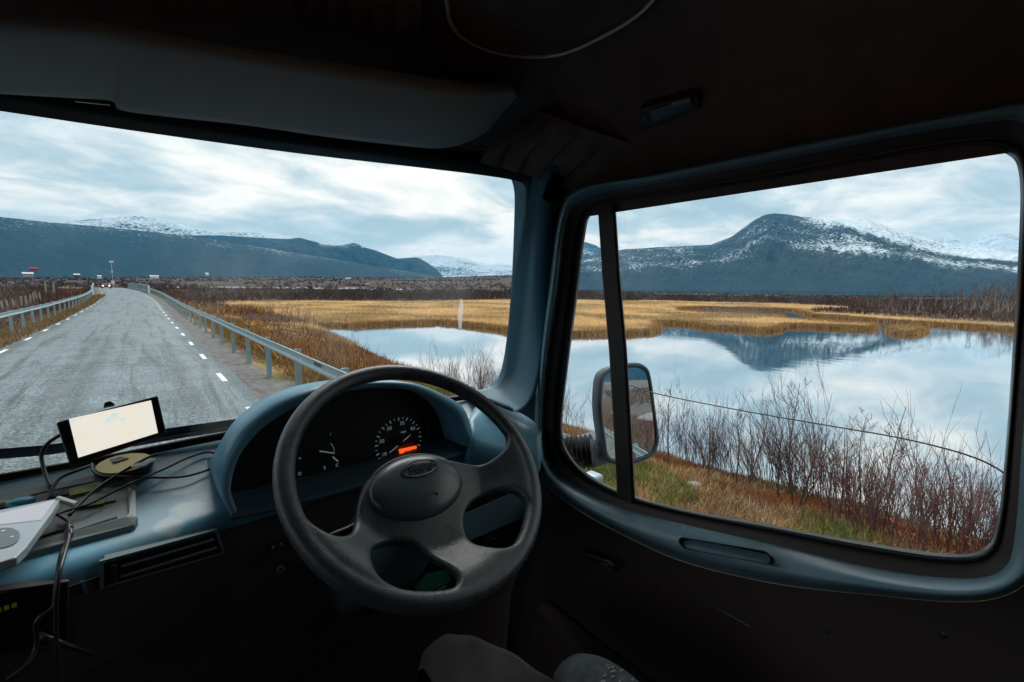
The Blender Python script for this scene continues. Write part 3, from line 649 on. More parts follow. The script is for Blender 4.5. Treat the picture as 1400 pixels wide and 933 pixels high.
def make_birch(hgt, label, cat, group, name, multi=1, rt=.05, mt=m_bark, mc=m_twig, lean=(0, 0), dens=12, crook=.16, low=.25):
    """origin at foot: trunk mesh + crown mesh"""
    root = empty(name, (0, 0, 0), label, cat, group); T = Twigs(); C_ = Twigs()
    for m_ in range(multi):
        d = np.array([lean[0]+random.gauss(0, .14 if multi > 1 else .04), lean[1]+random.gauss(0, .14 if multi > 1 else .04), 1.]); p = np.array([random.gauss(0, .05*multi), random.gauss(0, .05*multi), -.15]); hh = hgt*random.uniform(.75, 1) if m_ else hgt
        pts = [p]; n = 9; q = p.copy(); d0 = d/np.linalg.norm(d)
        dd = d0.copy()
        for i in range(n): dd = dd*.7+d0*.3+np.array([random.gauss(0, crook*.5), random.gauss(0, crook*.5), 0]); q = q+dd/np.linalg.norm(dd)*hh/n; pts.append(q.copy())
        T.path(pts, rt*random.uniform(.7, 1), rt*.12)
        for _ in range(dens):
            t = random.uniform(low, .97); i = min(int(t*n), n-1); a = pts[i]+(pts[i+1]-pts[i])*(t*n-i)
            an = random.uniform(0, 6.28); e = np.array([math.cos(an), math.sin(an), random.uniform(.5, 1.3)])
            grow(C_, a, e, hh*(1-t*.75)*random.uniform(.25, .42), rt*.32*(1-t*.7), 2, .25, .25, 4, (3, 5), .6)
    a = link_mesh('trunk', T.me('trunk', mt), root, False); b = link_mesh('crown', C_.me('crown', mc), root, False)
    return root
def copy_thing(root, loc, rz=0., sc=1., label=None):
    r_ = root.copy(); COL.objects.link(r_); r_.location = loc; r_.rotation_euler = (0, 0, rz); r_.scale = (sc,)*3
    if label: r_['label'] = label
    for ch in list(root.children): c = ch.copy(); COL.objects.link(c); c.parent = r_
    return r_
# birches on the point across the water (right)
GB = 'bare birches on the far shore at the right'; LB = 'leafless crooked birch with pale trunk on the far shore under the snowy mountain'
protos = [make_birch(h, LB, 'birch tree', GB, 'birch_tree', mu, .085, m_bark, m_twig, dens=13, crook=.22) for h, mu in ((5.5, 3), (5.0, 4), (6, 2), (4.4, 3))]
spots = [(1213, 428, .8), (1222, 430, .9), (1232, 429, .75), (1243, 430, .8), (1254, 429, .85), (1262, 428, .7), (1277, 421, 1.2), (1290, 424, .9), (1298, 430, .8), (1310, 421, 1.15), (1325, 431, .8), (1332, 424, 1.1), (1340, 431, 1.0), (1350, 429, 1.1), (1358, 432, 1.0), (1366, 431, 1.15), (1373, 426, 1.1), (1380, 432, 1.1), (1388, 430, 1.2), (1396, 432, 1.1), (1346, 421, 1.2), (1362, 420, 1.2), (1318, 427, .8), (1188, 424, .7), (1202, 425, .75)]
for k, (x, y, s) in enumerate(spots):
    q = at(x, y, 2, -3.45); o = protos[k] if k < 4 else None
    loc = (q[0], q[1], stand(q[0], q[1])-.05); sc = s*(1.12 if q[0] < 130 else 1.3)
    if o: o.location = loc; o.scale = (sc,)*3; o.rotation_euler.z = k
    else: copy_thing(protos[k % 4], loc, k*1.7, sc)
# a few pale trunks beyond the golden field (seen through the windscreen)
G2 = 'bare birches beyond the golden field'; L2_ = 'small leafless birch at the brown edge beyond the golden field ahead'
for k, (x, y, s) in enumerate([(287, 409, .9), (324, 408, 1.0), (334, 406, 1.15), (357, 407, .8), (367, 407, .8), (406, 407, .9), (430, 405, .7), (462, 404, .8), (540, 404, .8), (610, 404, .7), (660, 405, .8)]):
    q = at(x, y, 2, -3.3); o = copy_thing(protos[k % 4], (q[0], q[1], stand(q[0], q[1])), k*2.1, s*.85, L2_); o['group'] = G2

def blades(name, X, Y, Z, h, w, colr, m, lean=.25, kind='stuff', tri=True, hv=.4, dirv=None):
    n = len(X); an = rng.random(n)*6.283; hh = h*(1-hv+2*hv*rng.random(n)); lx = rng.normal(0, lean, n)*hh; ly = rng.normal(0, lean, n)*hh
    if dirv is not None: lx += dirv[0]*hh; ly += dirv[1]*hh
    wx = np.cos(an)*w/2; wy = np.sin(an)*w/2
    V = np.stack([np.stack([X-wx, Y-wy, Z], 1), np.stack([X+wx, Y+wy, Z], 1), np.stack([X+lx, Y+ly, Z+hh], 1)], 1).reshape(-1, 3)
    c = np.repeat(colr, 3, 0).reshape(n, 3, 3).reshape(-1, 3)
    o = fastmesh(name, V, np.arange(3*n).reshape(n, 3), 3, m, None, c); return tag(o, kind=kind)
m_blade = colmat('grass_blades', .85, 1.5, .25, .15)
def pal(n, cols, wts):
    c = np.array(cols)[rng.choice(len(cols), n, p=np.array(wts)/sum(wts))]; return c*(.75+.5*rng.random((n, 1)))
# sedge: golden blades over the bog and its rim
def scatter(n, r0, r1, a0, a1, pw=1.):
    r_ = r0*(r1/r0)**(rng.random(n)**pw); a = np.radians(a0+(a1-a0)*rng.random(n)); return r_*np.sin(a), r_*np.cos(a), r_
X, Y, RR_ = scatter(420000, 30, 260, 2, 92)
_, _, _, dl_, di_, ds_s, wa_, bog_, _, _, _, _ = ground_z(X, Y, True)
k = ((ds_s < .3) | (di_ < 0)) & ~wa_; X, Y, RR_ = X[k], Y[k], RR_[k]
Z = ground_z(X, Y)
cN = fbm(X*.12, Y*.12, 3); cg = pal(len(X), [(.74, .56, .32), (.66, .47, .24), (.52, .35, .17)], [4, 4, 2])*(.55+.62*sst(.3, .65, cN))[:, None]
blades('sedge', X, Y, Z-.03, .26+.10*fbm(X*.3, Y*.3, 2), .018+.0007*RR_, cg, m_blade, .2)
# dense rim along the water's edge
def along(poly, n, jit):
    P = np.array(poly); d = np.linalg.norm(np.diff(P, axis=0), axis=1); cs = np.concatenate([[0], np.cumsum(d)]); s = rng.random(n)*cs[-1]
    return np.interp(s, cs, P[:, 0])+rng.normal(0, jit, n), np.interp(s, cs, P[:, 1])+rng.normal(0, jit, n)
Xr, Yr = along([p for p in far_shore if math.hypot(*p) < 150], 90000, .16); Xi, Yi = along(island+[island[0]], 9000, .16)
X = np.concatenate([Xr, Xi]); Y = np.concatenate([Yr, Yi]); zz_ = ground_z(X, Y); k = zz_ > -3.9; X, Y, zz_ = X[k], Y[k], zz_[k]
blades('sedge', X, Y, np.maximum(zz_, ZW-.03), .34, .03+.0005*np.hypot(X, Y), pal(len(X), [(.60, .38, .15), (.36, .20, .08), (.20, .11, .06)], [5, 3, 2]), m_blade, .22)
# heath scrub: brown and rust bushes over the plain, both sides
X, Y, RR_ = scatter(260000, 9, 420, -30, 95)
g_ = ground_z(X, Y, True); k = (g_[1] > 4.3) & ~g_[6] & ~g_[7] & (g_[4] > .2) & (g_[3] > .6); k &= ~((X > 0) & (X < 12) & (Y < 14))
X, Y, RR_ = X[k], Y[k], RR_[k]; cl_ = fbm(X*.08, Y*.08, 3); k = rng.random(len(X)) < .35+.65*sst(.42, .6, cl_); X, Y, RR_, cl_ = X[k], Y[k], RR_[k], cl_[k]
cc_ = pal(len(X), [(.075, .04, .035), (.11, .055, .035), (.06, .035, .045), (.22, .12, .045), (.07, .065, .03)], [5, 3, 4, 2, 1])
k2 = (X > 3) & (Y < 75) & (X < 13+Y*.12); cc_[k2] = pal(int(k2.sum()), [(.34, .17, .06), (.24, .10, .05), (.42, .26, .09), (.10, .05, .05)], [4, 3, 3, 2])
hs_ = np.where(RR_ > 60, .75, .32)*(.5+cl_)
blades('heath_scrub', X, Y, ground_z(X, Y)-.04, hs_, .03+.0016*RR_, cc_, m_blade, .35)
X, Y, RR_ = scatter(60000, 8, 260, 150, 185); g_ = ground_z(X, Y, True); k = (g_[1] > 4.3) & ~g_[6]; X, Y, RR_ = X[k], Y[k], RR_[k]
blades('heath_scrub', X, Y, ground_z(X, Y)-.04, .45+.006*RR_, .05+.002*RR_, pal(len(X), [(.12, .10, .095), (.16, .13, .11), (.09, .06, .07), (.24, .14, .06)], [4, 3, 3, 2]), m_blade, .35)
# far wood: many small bare trees that read as one mass
nT = 15000; X, Y, RR_ = scatter(nT, 120, 2600, -32, 100, .8); g_ = ground_z(X, Y, True)
k = ~g_[7] & ~g_[6] & (g_[1] > 12) & (g_[5] > 1) & (g_[4] > 0) & (g_[3] > 6) & (fbm(X*.012, Y*.012, 3) > .40) & ~((g_[11] < 12) & (RR_ < 230)); X, Y, RR_, zt = X[k], Y[k], RR_[k], g_[0][k]
per = 16; n = len(X); hT = (1.8+2.2*rng.random(n))*np.where(RR_ < 300, .7, 1.1)*np.where(np.degrees(np.arctan2(X, Y)) > 55, .62, 1.)
Xb = np.repeat(X, per)+rng.normal(0, .8, n*per); Yb = np.repeat(Y, per)+rng.normal(0, .8, n*per); hb_ = np.repeat(hT, per)*(.55+.45*rng.random(n*per)); Zb = np.repeat(zt, per)
cw = np.repeat(pal(n, [(.07, .045, .045), (.09, .055, .05), (.05, .045, .04), (.035, .045, .035)], [4, 3, 3, 2]), per, 0); cw[::per] = np.repeat(np.array([[.20, .17, .155]]), n, 0)
blades('birch_wood', Xb, Yb, Zb-.2, hb_, np.repeat(.10+.0009*RR_, per)*np.where(np.arange(n*per) % per == 0, .9, 1.), cw, m_blade, .22, hv=.1)

# near bank: grass, leaf litter
X = 3.3+6.6*rng.random(230000)**.85; Y = -3+16*rng.random(len(X)); g_ = ground_z(X, Y, True); k = ~g_[6] & (g_[0] > -3.72); X, Y = X[k], Y[k]; tb__ = g_[9][k]; Z = g_[0][k]
nn = fbm(X*.8, Y*.8+4, 4); nf = fbm(X*3.1, Y*3.1, 2)
cc_ = pal(len(X), [(.46, .34, .17), (.34, .19, .08), (.22, .10, .05), (.12, .07, .045), (.56, .46, .28)], [4, 4, 3, 2, 1])
gk = (nn+.25*nf-.35*(tb__-.2)-.05*sst(3, 1, Y) > .585); cc_[gk] = pal(int(gk.sum()), [(.09, .16, .035), (.15, .19, .05), (.07, .10, .03), (.30, .22, .08)], [4, 3, 3, 2])
rk = (nn < .42) & ~gk; cc_[rk] = pal(int(rk.sum()), [(.28, .09, .04), (.12, .05, .035), (.36, .16, .05)], [3, 3, 2])
blades('bank_grass', X, Y, Z-.02, .06+.10*nn, .010, cc_, m_blade, .55)
# gravel and low weeds by the guardrail
X = 2.0+3.2*rng.random(60000)**1.2+0; Y = 6+34*rng.random(len(X))**1.3; k = X > 2.75+.5*rng.random(len(X)); X, Y = X[k], Y[k]
blades('verge_weeds', X, Y, ground_z(X, Y)-.02, .16, .02, pal(len(X), [(.36, .22, .07), (.24, .09, .05), (.12, .16, .04), (.12, .05, .05), (.42, .34, .10)], [3, 3, 2, 2, 2]), m_blade, .5)
X = -3.7-2.6*rng.random(26000); Y = 10+80*rng.random(len(X))**1.3; 
blades('verge_weeds', X, Y, ground_z(X, Y)-.02, .2, .035, pal(len(X), [(.30, .17, .06), (.18, .08, .05), (.12, .15, .04)], [3, 3, 2]), m_blade, .5)

# shrubs on the near bank
GS = 'bare shrubs crowding the near bank'; LS = 'leafless shrub of thin upright reddish twigs among others on the near lake bank'
def make_shrub(stems, h, m, leaves=None, spread=.32, lean=(0, 0)):
    T = Twigs(); D = Twigs()
    for _ in range(stems):
        an = random.uniform(0, 6.28); rr = random.uniform(0, .28); p = np.array([math.cos(an)*rr, math.sin(an)*rr, -.08])
        d = np.array([math.cos(an)*spread*random.random()+lean[0], math.sin(an)*spread*random.random()+lean[1], 1.])
        grow(T, p, d, h*random.uniform(.55, 1.), random.uniform(.004, .008), 2, .1, .2, 5, (2, 4), .38, None)
        if leaves:
            for _ in range(leaves): D.leaf(p+d*h*random.uniform(.35, .95)+np.array([random.gauss(0, .12) for _ in range(3)]), .014)
    root = empty('bare_shrub', (0, 0, 0), LS, 'shrub', GS)
    link_mesh('branches', T.me('branches', m), root, False)
    if leaves: link_mesh('dead_leaves', D.me('dead_leaves', m_leafr), root, False)
    return root
shp = [make_shrub(13, 1.3, m_twig, None, .3, (0, .12)), make_shrub(15, 1.15, m_twigp, 3, .3), make_shrub(11, 1.5, m_twig, 1, .25, (0, .2)), make_shrub(18, .95, m_twigp, 6, .4), make_shrub(14, 1.25, m_twigp, 4, .35, (.05, -.1))]
def base_at(x, y):                           # foot of something seen at pixel (x, y): walk the ray to the ground
    d = ray(x, y); s_ = np.linspace(2.5, 60, 4000); gxx, gyy = d[0]*s_, d[1]*s_; zz = ground_z(gxx, gyy); hit = np.argmax(d[2]*s_ < zz)
    return np.array([gxx[hit], gyy[hit], zz[hit]])
feet = []
for i in range(120):
    y = -1.4+(i/120)**1.5*13.8+random.uniform(-.2, .2)
    xs = np.interp(y, [p[1] for p in shore], [p[0] for p in shore])
    x_ = xs-(.1+random.random()**1.1*(3.0 if y < 1.6 else 1.7))
    if float(fbm(np.array([x_*.5]), np.array([y*1.3]), 2)[0]) > .43 or y < 1.2: feet.append((x_, y))
used = 0
for i, (x, y) in enumerate(feet):
    v = [3, 1, 4, 3, 1][i % 5] if y < 2.0 else ([4, 1, 3][i % 3] if y > 5.5 else [0, 2, 0, 1, 2][i % 5]); sc = random.choice((.5, .65, .8, .95, 1.1, 1.3))*(.9 if y > 4 else .95)
    loc = (x, y, stand(x, y)); 
    if i >= 5 or v != i: copy_thing(shp[v], loc, random.uniform(-.6, .6), sc)
    else: shp[i].location = loc
for i, p in enumerate(shp):
    if p.location.length < .01: x, y = 8.2, 2+i*.5; p.location = (x, y, stand(x, y))
# taller shrubs at the bend of the bank seen through the windscreen
for (x, y, s, v) in [(372, 436, 1.5, 4), (386, 440, 1.4, 1), (400, 446, 1.5, 4), (412, 452, 1.6, 1), (424, 456, 1.5, 4), (345, 432, 1.3, 1), (330, 430, 1.2, 4), (440, 470, 1.0, 1), (470, 486, .7, 4), (500, 500, .8, 1)]:
    q = base_at(x, y); o = copy_thing(shp[v], tuple(q), random.uniform(0, 6), s, 'bushy dark red shrub at the brown bend of the shore beyond the guardrail'); o['group'] = 'shrubs at the bend of the shore'
# shrubs in front of the windscreen's lower edge and in the quarter window
for (x, y) in [(9.0, 11.2), (8.7, 10.2), (9.2, 12.5), (8.4, 9.3), (8.9, 14), (9.1, 16), (8.6, 8.8)]:
    copy_thing(shp[random.choice((0, 2))], (x, y, stand(x, y)), random.uniform(0, 6), 1.0)
# young birches of their own
YB = [((1075, 694), 505, 1, 'young bare birch in the middle of the side window, the tallest left of centre', (0, .02), m_twig),
      ((1020, 668), 536, 2, 'thin dark double stemmed birch just left of the tallest one in the side window', (-.02, -.1), m_twig),
      ((1187, 735), 522, 1, 'young birch with a pale reddish foot leaning in the right half of the window', (.03, -.06), m_twigp),
      ((1180, 700), 545, 1, 'slim straight birch directly left of the leaning pale footed one', (0, 0), m_twig),
      ((1158, 704), 552, 2, 'forked slim birch, second left of the leaning pale footed one', (0, .05), m_twig),
      ((1336, 750), 618, 1, 'thin bare sapling near the rear edge of the side window', (0, 0), m_twig),
      ((917, 640), 512, 1, 'thin bare sapling right beside the side mirror', (0, 0), m_twig),
      ((1135, 705), 600, 1, 'crooked sapling with an elbow bend between the two birch clumps', (0, .12), m_twig),
      ((1255, 735), 612, 2, 'low wide branched sapling right of the leaning birch', (.05, -.12), m_twigp),
      ((1062, 685), 560, 1, 'very thin sapling touching the left side of the tallest birch', (.02, .03), m_twig),
      ((1096, 700), 575, 2, 'low forked sapling just right of the tallest birch', (0, -.05), m_twig),
      ((1215, 728), 585, 1, 'bare dark sapling just right of the leaning pale footed birch', (0, .0), m_twig),
      ((1300, 745), 640, 2, 'small spreading red sapling in the rear lower corner thicket', (0, -.05), m_twigp),
      ((965, 655), 560, 1, 'short upright sapling a little right of the mirror', (0, .03), m_twig)]
for (bx, by), ty, mu, lab, lean, mt in YB:
    d = ray(bx, by); 
    y_ = None
    q = base_at(bx, by); xs = np.interp(q[1], [p[1] for p in shore], [p[0] for p in shore])
    if q[0] > xs-.15 or q[0] < 6.2:
        s_ = (7.6)/d[0]; q = np.array([7.6, d[1]*s_, stand(7.6, d[1]*s_)])
    dt = ray(bx, ty); top = dt[2]*(q[0]/dt[0]); hgt = max(.8, top-q[2])
    o = make_birch(hgt, lab, 'sapling', 'saplings on the near bank', 'young_birch', mu, .016+.004*hgt, mt, m_twig, lean, 11, .13 if 'crook' not in lab else .35, .22)
    o.location = tuple(q)
# stones on the bank
for (x, y, s, lab) in [(868, 633, .11, 'round pale stone lying in the grass right of the window divider'), (948, 666, .12, 'flat grey stone lying in the grass in the side window')]:
    q = base_at(x, y); b = MB(); th = np.linspace(0, math.pi, 7)
    b.lathe([(max(.02, math.sin(a)*s*(1+.15*math.sin(3*a))), -math.cos(a)*s*.5) for a in th], q+np.array([0, 0, s*.12]), (.1, .1, 1), 11)
    for i, v in enumerate(b.v): b.v[i] = tuple(np.array(v)+np.array([random.gauss(0, s*.06) for _ in range(3)]))
    tag(b.build('stone', m_stone, smooth=True, sub=1), lab, 'stone')
# purple thicket and a pale boulder outcrop behind the truck (mirror)
for i in range(26):
    x, y = 4.4+random.random()*2.6, -5-i*1.5-random.random(); o = copy_thing(shp[[1, 4, 3][i % 3]], (x, y, stand(x, y)), i, 1.25, 'purple twigged shrub of the thicket behind the truck seen in the mirror'); o['group'] = 'thicket behind the truck'
q = np.array([14., -85., 0.]); q[2] = stand(14., -85.)
b = MB(); b.lathe([(.3, -1), (3.0, 0), (2.6, 1.2), (1.2, 2.0), (.2, 2.2)], q, (0, 0, 1), 14)
for i, v in enumerate(b.v): b.v[i] = tuple(np.array(v)+np.array([random.gauss(0, .28) for _ in range(3)]))
tag(b.build('boulder', m_stone, smooth=True, sub=1), 'large pale boulder on the hillside behind the truck seen in the mirror', 'boulder')

# ================================================================ THE TRUCK CAB
truck = empty('truck', (0, 0, -2.2), 'dark cab interior of a right hand drive truck parked at the edge of the road', 'truck')
def resam(pts, n, closed=True): return crom(pts, n, closed)

# ---- door with side window ------------------------------------------------
L0 = [(815, 288), (900, 273), (1050, 249), (1200, 222), (1320, 204), (1376, 211), (1394, 245), (1392, 350), (1385, 470), (1375, 610), (1364, 710), (1345, 750), (1290, 757), (1180, 741), (1050, 717), (930, 695), (850, 672), (800, 645), (774, 612), (769, 575), (777, 500), (789, 410), (799, 330)]
L1 = [(800, 272), (895, 252), (1050, 222), (1200, 192), (1330, 170), (1398, 168), (1430, 215), (1424, 350), (1410, 470), (1397, 610), (1389, 720), (1372, 778), (1310, 791), (1190, 776), (1054, 744), (930, 716), (846, 694), (785, 664), (752, 632), (744, 585), (752, 490), (766, 395), (776, 315)]
L2 = [(788, 258), (888, 239), (1050, 206), (1200, 176), (1330, 152), (1425, 140), (1475, 195), (1470, 350), (1460, 470), (1450, 610), (1432, 730), (1395, 796), (1321, 817), (1190, 806), (1054, 787), (930, 757), (850, 724), (785, 688), (743, 650), (733, 595), (740, 490), (753, 385), (764, 300)]
def lp(Lp, x, n=5):
    xs = x if hasattr(x, '__len__') else [x]*len(Lp)
    return crom([at(px, py, 0, xx) for (px, py), xx in zip(Lp, xs)], n, True)
def mixl(a, b, t, x): return [tuple(np.array(p)*(1-t)+np.array(q)*t) for p, q in zip(a, b)]
door = empty('door', (.84, .4, -.9)); door.parent = truck; door.location = (.84, .4, 1.3)
door['label'] = 'driver door with a large side window and a fixed quarter light'
bot = range(12, 19)
x2 = [.80 if i in bot else .815 for i in range(23)]
x3 = [.815 if i in bot else .83 for i in range(23)]
dA = lp(L0, .868); d0 = lp(mixl(L0, L1, .10, 0), .856); d1 = lp(mixl(L0, L1, .25, 0), .850); d2 = lp(mixl(L0, L1, .38, 0), .858); d3 = lp(mixl(L0, L1, .5, 0), .850); d4 = lp(mixl(L0, L1, .62, 0), .846); dB = lp(L1, .838)
MB().loft([dA, d0, d1, d2], closed=True).build('window_seal', m_sealr, door, smooth=True, sub=1)
MB().loft([d2, d3, d4, dB], closed=True).build('window_frame', m_frame, door, smooth=True, sub=1)
# ledge / trim band, a rounded bead
mid = lambda t, off: lp(mixl(L1, L2, t, 0), [ (a*t+.838*(1-t))-off for a in x2])
LX = [tuple(np.array(q)+(np.array(q)-np.array(p))*.13) for p, q in zip(L1, L2)]
LY = [tuple(np.array(q)+(np.array(q)-np.array(p))*.25) for p, q in zip(L1, L2)]
rows = [dB, mid(.12, .004), mid(.3, .010), mid(.5, .014), mid(.72, .014), mid(.88, .010), mid(1.0, .0), lp(LX, [a+.018 for a in x2]), lp(LY, [a+.034 for a in x2])]
MB().loft(rows, closed=True).build('window_surround', m_trim, door, smooth=True, sub=1)
# main dark panel outside that ring
ring = lp(LY, [a+.033 for a in x2]); out = []
for p in ring:
    dy, dz = p[1]-.42, p[2]+.12; k2 = (.42 if dz > 0 else 1.35)
    s_ = min((.455 if dy > 0 else .66)/max(abs(dy), 1e-6), k2/max(abs(dz), 1e-6)); out.append(np.array([.85, .42+dy*s_, -.12+dz*s_]))
o2 = [p+(q-p)*.25+np.array([.0, 0, 0]) for p, q in zip(ring, out)]
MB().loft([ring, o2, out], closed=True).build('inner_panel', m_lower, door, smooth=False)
# grab slot
a, b_ = at(940, 744, 0, .80), at(1047, 763, 0, .80); rr = .0135; pts = []
u_ = (b_-a)/np.linalg.norm(b_-a); w_ = np.cross(u_, (1, 0, 0))
for k in range(11): an = math.pi/2+math.pi*k/10; pts.append(a+u_*math.cos(an)*rr+w_*math.sin(an)*rr*.8)
for k in range(11): an = -math.pi/2+math.pi*k/10; pts.append(b_+u_*math.cos(an)*rr+w_*math.sin(an)*rr*.8)
cen = sum(pts)/len(pts); nx = np.array([-.011, 0, .006])
MB().loft([[cen+(p-cen)*1.03+nx*.6 for p in pts], [p+nx for p in pts], [cen+(p-cen)*.96+nx*.9 for p in pts], [cen+(p-cen)*.93-nx*1.2 for p in pts]], closed=True, capB=True).build('grab_slot', m_black, door, smooth=False)
# glass: main and quarter, divider bar between
zb = lambda pts: pts
ga = lp(L0, .872); MB().add(ga, [tuple(range(len(ga)))]).build('window_glass', m_glass, door)
da = [at(830, 272, 0, .866), at(842, 400, 0, .866), at(850, 500, 0, .866), at(860, 689, 0, .866)]
def bar(cx, w, x0, x1):
    rows = []
    for (xa, y), ww in zip([(829, 276), (836, 380), (845, 480), (851, 580), (857, 690)], [w[0], w[0]*.6+w[1]*.4, (w[0]+w[1])/2, w[0]*.3+w[1]*.7, w[1]]):
        l_, r_q = xa+cx-ww/2, xa+cx+ww/2
        rows.append([at(l_, y, 0, x1), at(l_+1, y, 0, x0), at(r_q-1, y, 0, x0), at(r_q, y, 0, x1)])
    b = MB(); b.loft(rows, closed=True, capA=True, capB=True); return b
bar(0, (25, 25), .852, .876).build('divider_bar', m_frame, door, bevel=.002)
bar(7.5, (3, 3), .8495, .853).build('divider_rib', m_sealr, door)
# interior handle and pocket lines
b = MB(); b.tube(crom([at(792, 756, 0, .815), at(812, 763, 0, .80), at(838, 772, 0, .80), at(842, 777, 0, .81)], 4), .0065, 8); b.build('door_handle', m_sealr, door, smooth=True)
b = MB(); b.tube([at(822, 770, 0, .793), at(832, 773, 0, .793)], .003, 6); b.build('handle_glint', m_chrome, door)  # small bright metal bar standing in for the handle's highlight
b = MB(); b.tube([at(940, 809, 0, .835), at(985, 834, 0, .832), at(1025, 857, 0, .835)], .0016, 6); b.build('pocket_edge', m_sealr, door)
for pp in ([(770, 700), (800, 728), (880, 760), (960, 790), (1080, 828), (1240, 852)], [(1180, 845), (1190, 900), (1195, 960)], [(20, 0)]):
    if len(pp) > 1: b = MB(); b.tube(crom([at(x, y+26, 0, .838) for x, y in pp], 4), .0012, 5); b.build('panel_seam', m_black, door)
for (x, y) in ((900, 800), (1130, 862), (1290, 868)):
    b = MB(); b.lathe([(.001, 0), (.006, .0), (.005, .002), (.001, .003)], at(x, y, 0, .836), (-1, 0, 0), 12); b.build('screw', m_sealr, door)
b = MB(); b.box((.80, .42, -1.0), (.09, .85, .28)); b.build('door_pocket', m_lower, door, bevel=.02)

# ---- windscreen -----------------------------------------------------------
top = [(-1.20, .90, .30), (-.95, .99, .285), (-.6, 1.07, .278), (-.15, 1.10, .286), (.03, 1.074, .275), (.28, 1.027, .277), (.55, .955, .279), (.72, .905, .272), (.775, .89, .250)]
tpx = crom([tuple(at(x, y, 1, v)) for x, y, v in [(0, 148, 1.09), (200, 178, 1.075), (400, 206, 1.035), (560, 225, .975), (650, 236, .93), (700, 244, .905), (716, 252, .895), (722, 272, .90)]], 6)
bpx = crom([tuple(at(x, y, 1, v)) for x, y, v in [(0, 650, 1.15), (130, 627, 1.16), (330, 588, 1.165), (480, 566, 1.155), (600, 546, 1.13), (665, 537, 1.105), (688, 533, 1.085), (695, 520, 1.075)]], 6)
tl = [np.array([-1.10, .92, .285]), np.array([-.85, 1.0, .288]), np.array([-.5, 1.07, .287])]; bl = [np.array([-1.15, 1.0, -.30]), np.array([-.85, 1.08, -.315]), np.array([-.5, 1.14, -.325])]
TP = crom(tl+[tpx[0]], 4)[:-1]+tpx; BP = crom(bl+[bpx[0]], 4)[:-1]+bpx
def wrow(t, bulge=.0): return [a*(1-t)+b*t+np.array([0, .05*math.sin(math.pi*t), 0]) for a, b in zip(BP, TP)]
rows = [wrow(t) for t in np.linspace(0, 1, 9)]
MB().loft(rows).build('windscreen', m_glass, truck, smooth=True)
# smear and specks on the glass
def on_glass(x, y, y0=1.12): return at(x, y, 1, y0)
b = MB(); P = [on_glass(x, y) for x, y in [(630, 408), (634, 416), (632.5, 432), (631, 450), (627, 449), (626, 430), (628, 418)]]; b.add(P, [tuple(range(7))])
m_smear = pmat('dried_smear', (.6, .63, .65), .8); 
msp = bpy.data.materials.new('smear_film'); msp.use_nodes = True; t_ = msp.node_tree; t_.nodes.clear()
a1 = N(t_, 'ShaderNodeBsdfTransparent'); a2 = N(t_, 'ShaderNodeBsdfTranslucent'); a2.inputs[0].default_value = (.9, .95, 1, 1); mx = N(t_, 'ShaderNodeMixShader'); mx.inputs[0].default_value = .42
L(t_, a1.outputs[0], mx.inputs[1]); L(t_, a2.outputs[0], mx.inputs[2]); L(t_, mx.outputs[0], N(t_, 'ShaderNodeOutputMaterial').inputs[0])
b.build('smear', msp, truck)
b = MB()
for k in range(34):
    x, y = random.gauss(690, 12), random.gauss(425, 32)
    if x > 706: continue
    p = on_glass(x, y, 1.09); r_ = random.uniform(.0006, .0018); b.box(p, (r_, .0005, r_*random.uniform(1, 2)))
for x, y in ((706, 265), (540, 240), (480, 236), (600, 262)): b.box(on_glass(x, y, .99), (.002, .0006, .002))
tag(b.build('dirt_specks', msp, truck), kind='stuff')
# black rubber surround (top, side)
def off_px(pts, f): return f(pts)
gT = MB(); rowa = []; rowb = []
for p in TP: rowa.append(p+np.array([0, -.006, -.006])); rowb.append(p+np.array([0, -.03, .032]))
gT.loft([rowa, [p+np.array([0, -.022, .004]) for p in TP], [p+np.array([0, -.034, .018]) for p in TP], rowb, [p+np.array([0, -.05, .045]) for p in TP]]).build('windscreen_seal', m_rubber, truck, smooth=True)
gB = MB(); gB.loft([[p+np.array([0, -.004, .004]) for p in BP], [p+np.array([0, -.016, .004]) for p in BP], [p+np.array([0, -.022, -.008]) for p in BP]]).build('windscreen_seal', m_rubber, truck, smooth=True)
# side rubber strip
SR = [(722, 252), (722, 300), (716, 400), (706, 480), (695, 528)]
sidep = [at(x, y, 1, v) for (x, y), v in zip(SR, (.897, .93, .99, 1.03, 1.07))]

# ---- A pillar
PL = [(717, 236, .885), (722, 258, .888), (721, 300, .915), (715, 400, .975), (706, 480, 1.025), (697, 518, 1.05), (684, 534, 1.062), (662, 539, 1.07), (645, 541, 1.08)]
PR = [(782, 232, .855), (775, 262, .855), (768, 300, .857), (752, 400, .865), (741, 490, .87), (732, 540, .87), (716, 562, .88), (698, 562, .90), (668, 549, .95)]
PM = [(760, 225, .80), (752, 262, .82), (746, 300, .845), (734, 400, .885), (724, 490, .92), (714, 530, .935), (702, 548, .95), (684, 552, .98), (656, 545, 1.02)]
cvs = [[at(x, y, 1, v) for x, y, v in c] for c in (PL, PM, PR)]
q0 = [a+(c_-a)*-.03+np.array([0, .05, 0]) for a, c_ in zip(cvs[0], cvs[2])]
q1 = [a*.75+m_*.25+np.array([0, -.014, 0]) for a, m_ in zip(cvs[0], cvs[1])]
q2 = [m_*1.0+np.array([0, -.01, 0]) for m_ in cvs[1]]
q3 = [m_*.4+c_*.6+np.array([0, -.004, 0]) for m_, c_ in zip(cvs[1], cvs[2])]
q4 = [c_+np.array([.03, .04, 0]) for c_ in cvs[2]]
MB().loft([crom(c, 4) for c in (q0, cvs[0], q1, q2, q3, cvs[2], q4)]).build('pillar_trim', m_pil, truck, smooth=True)
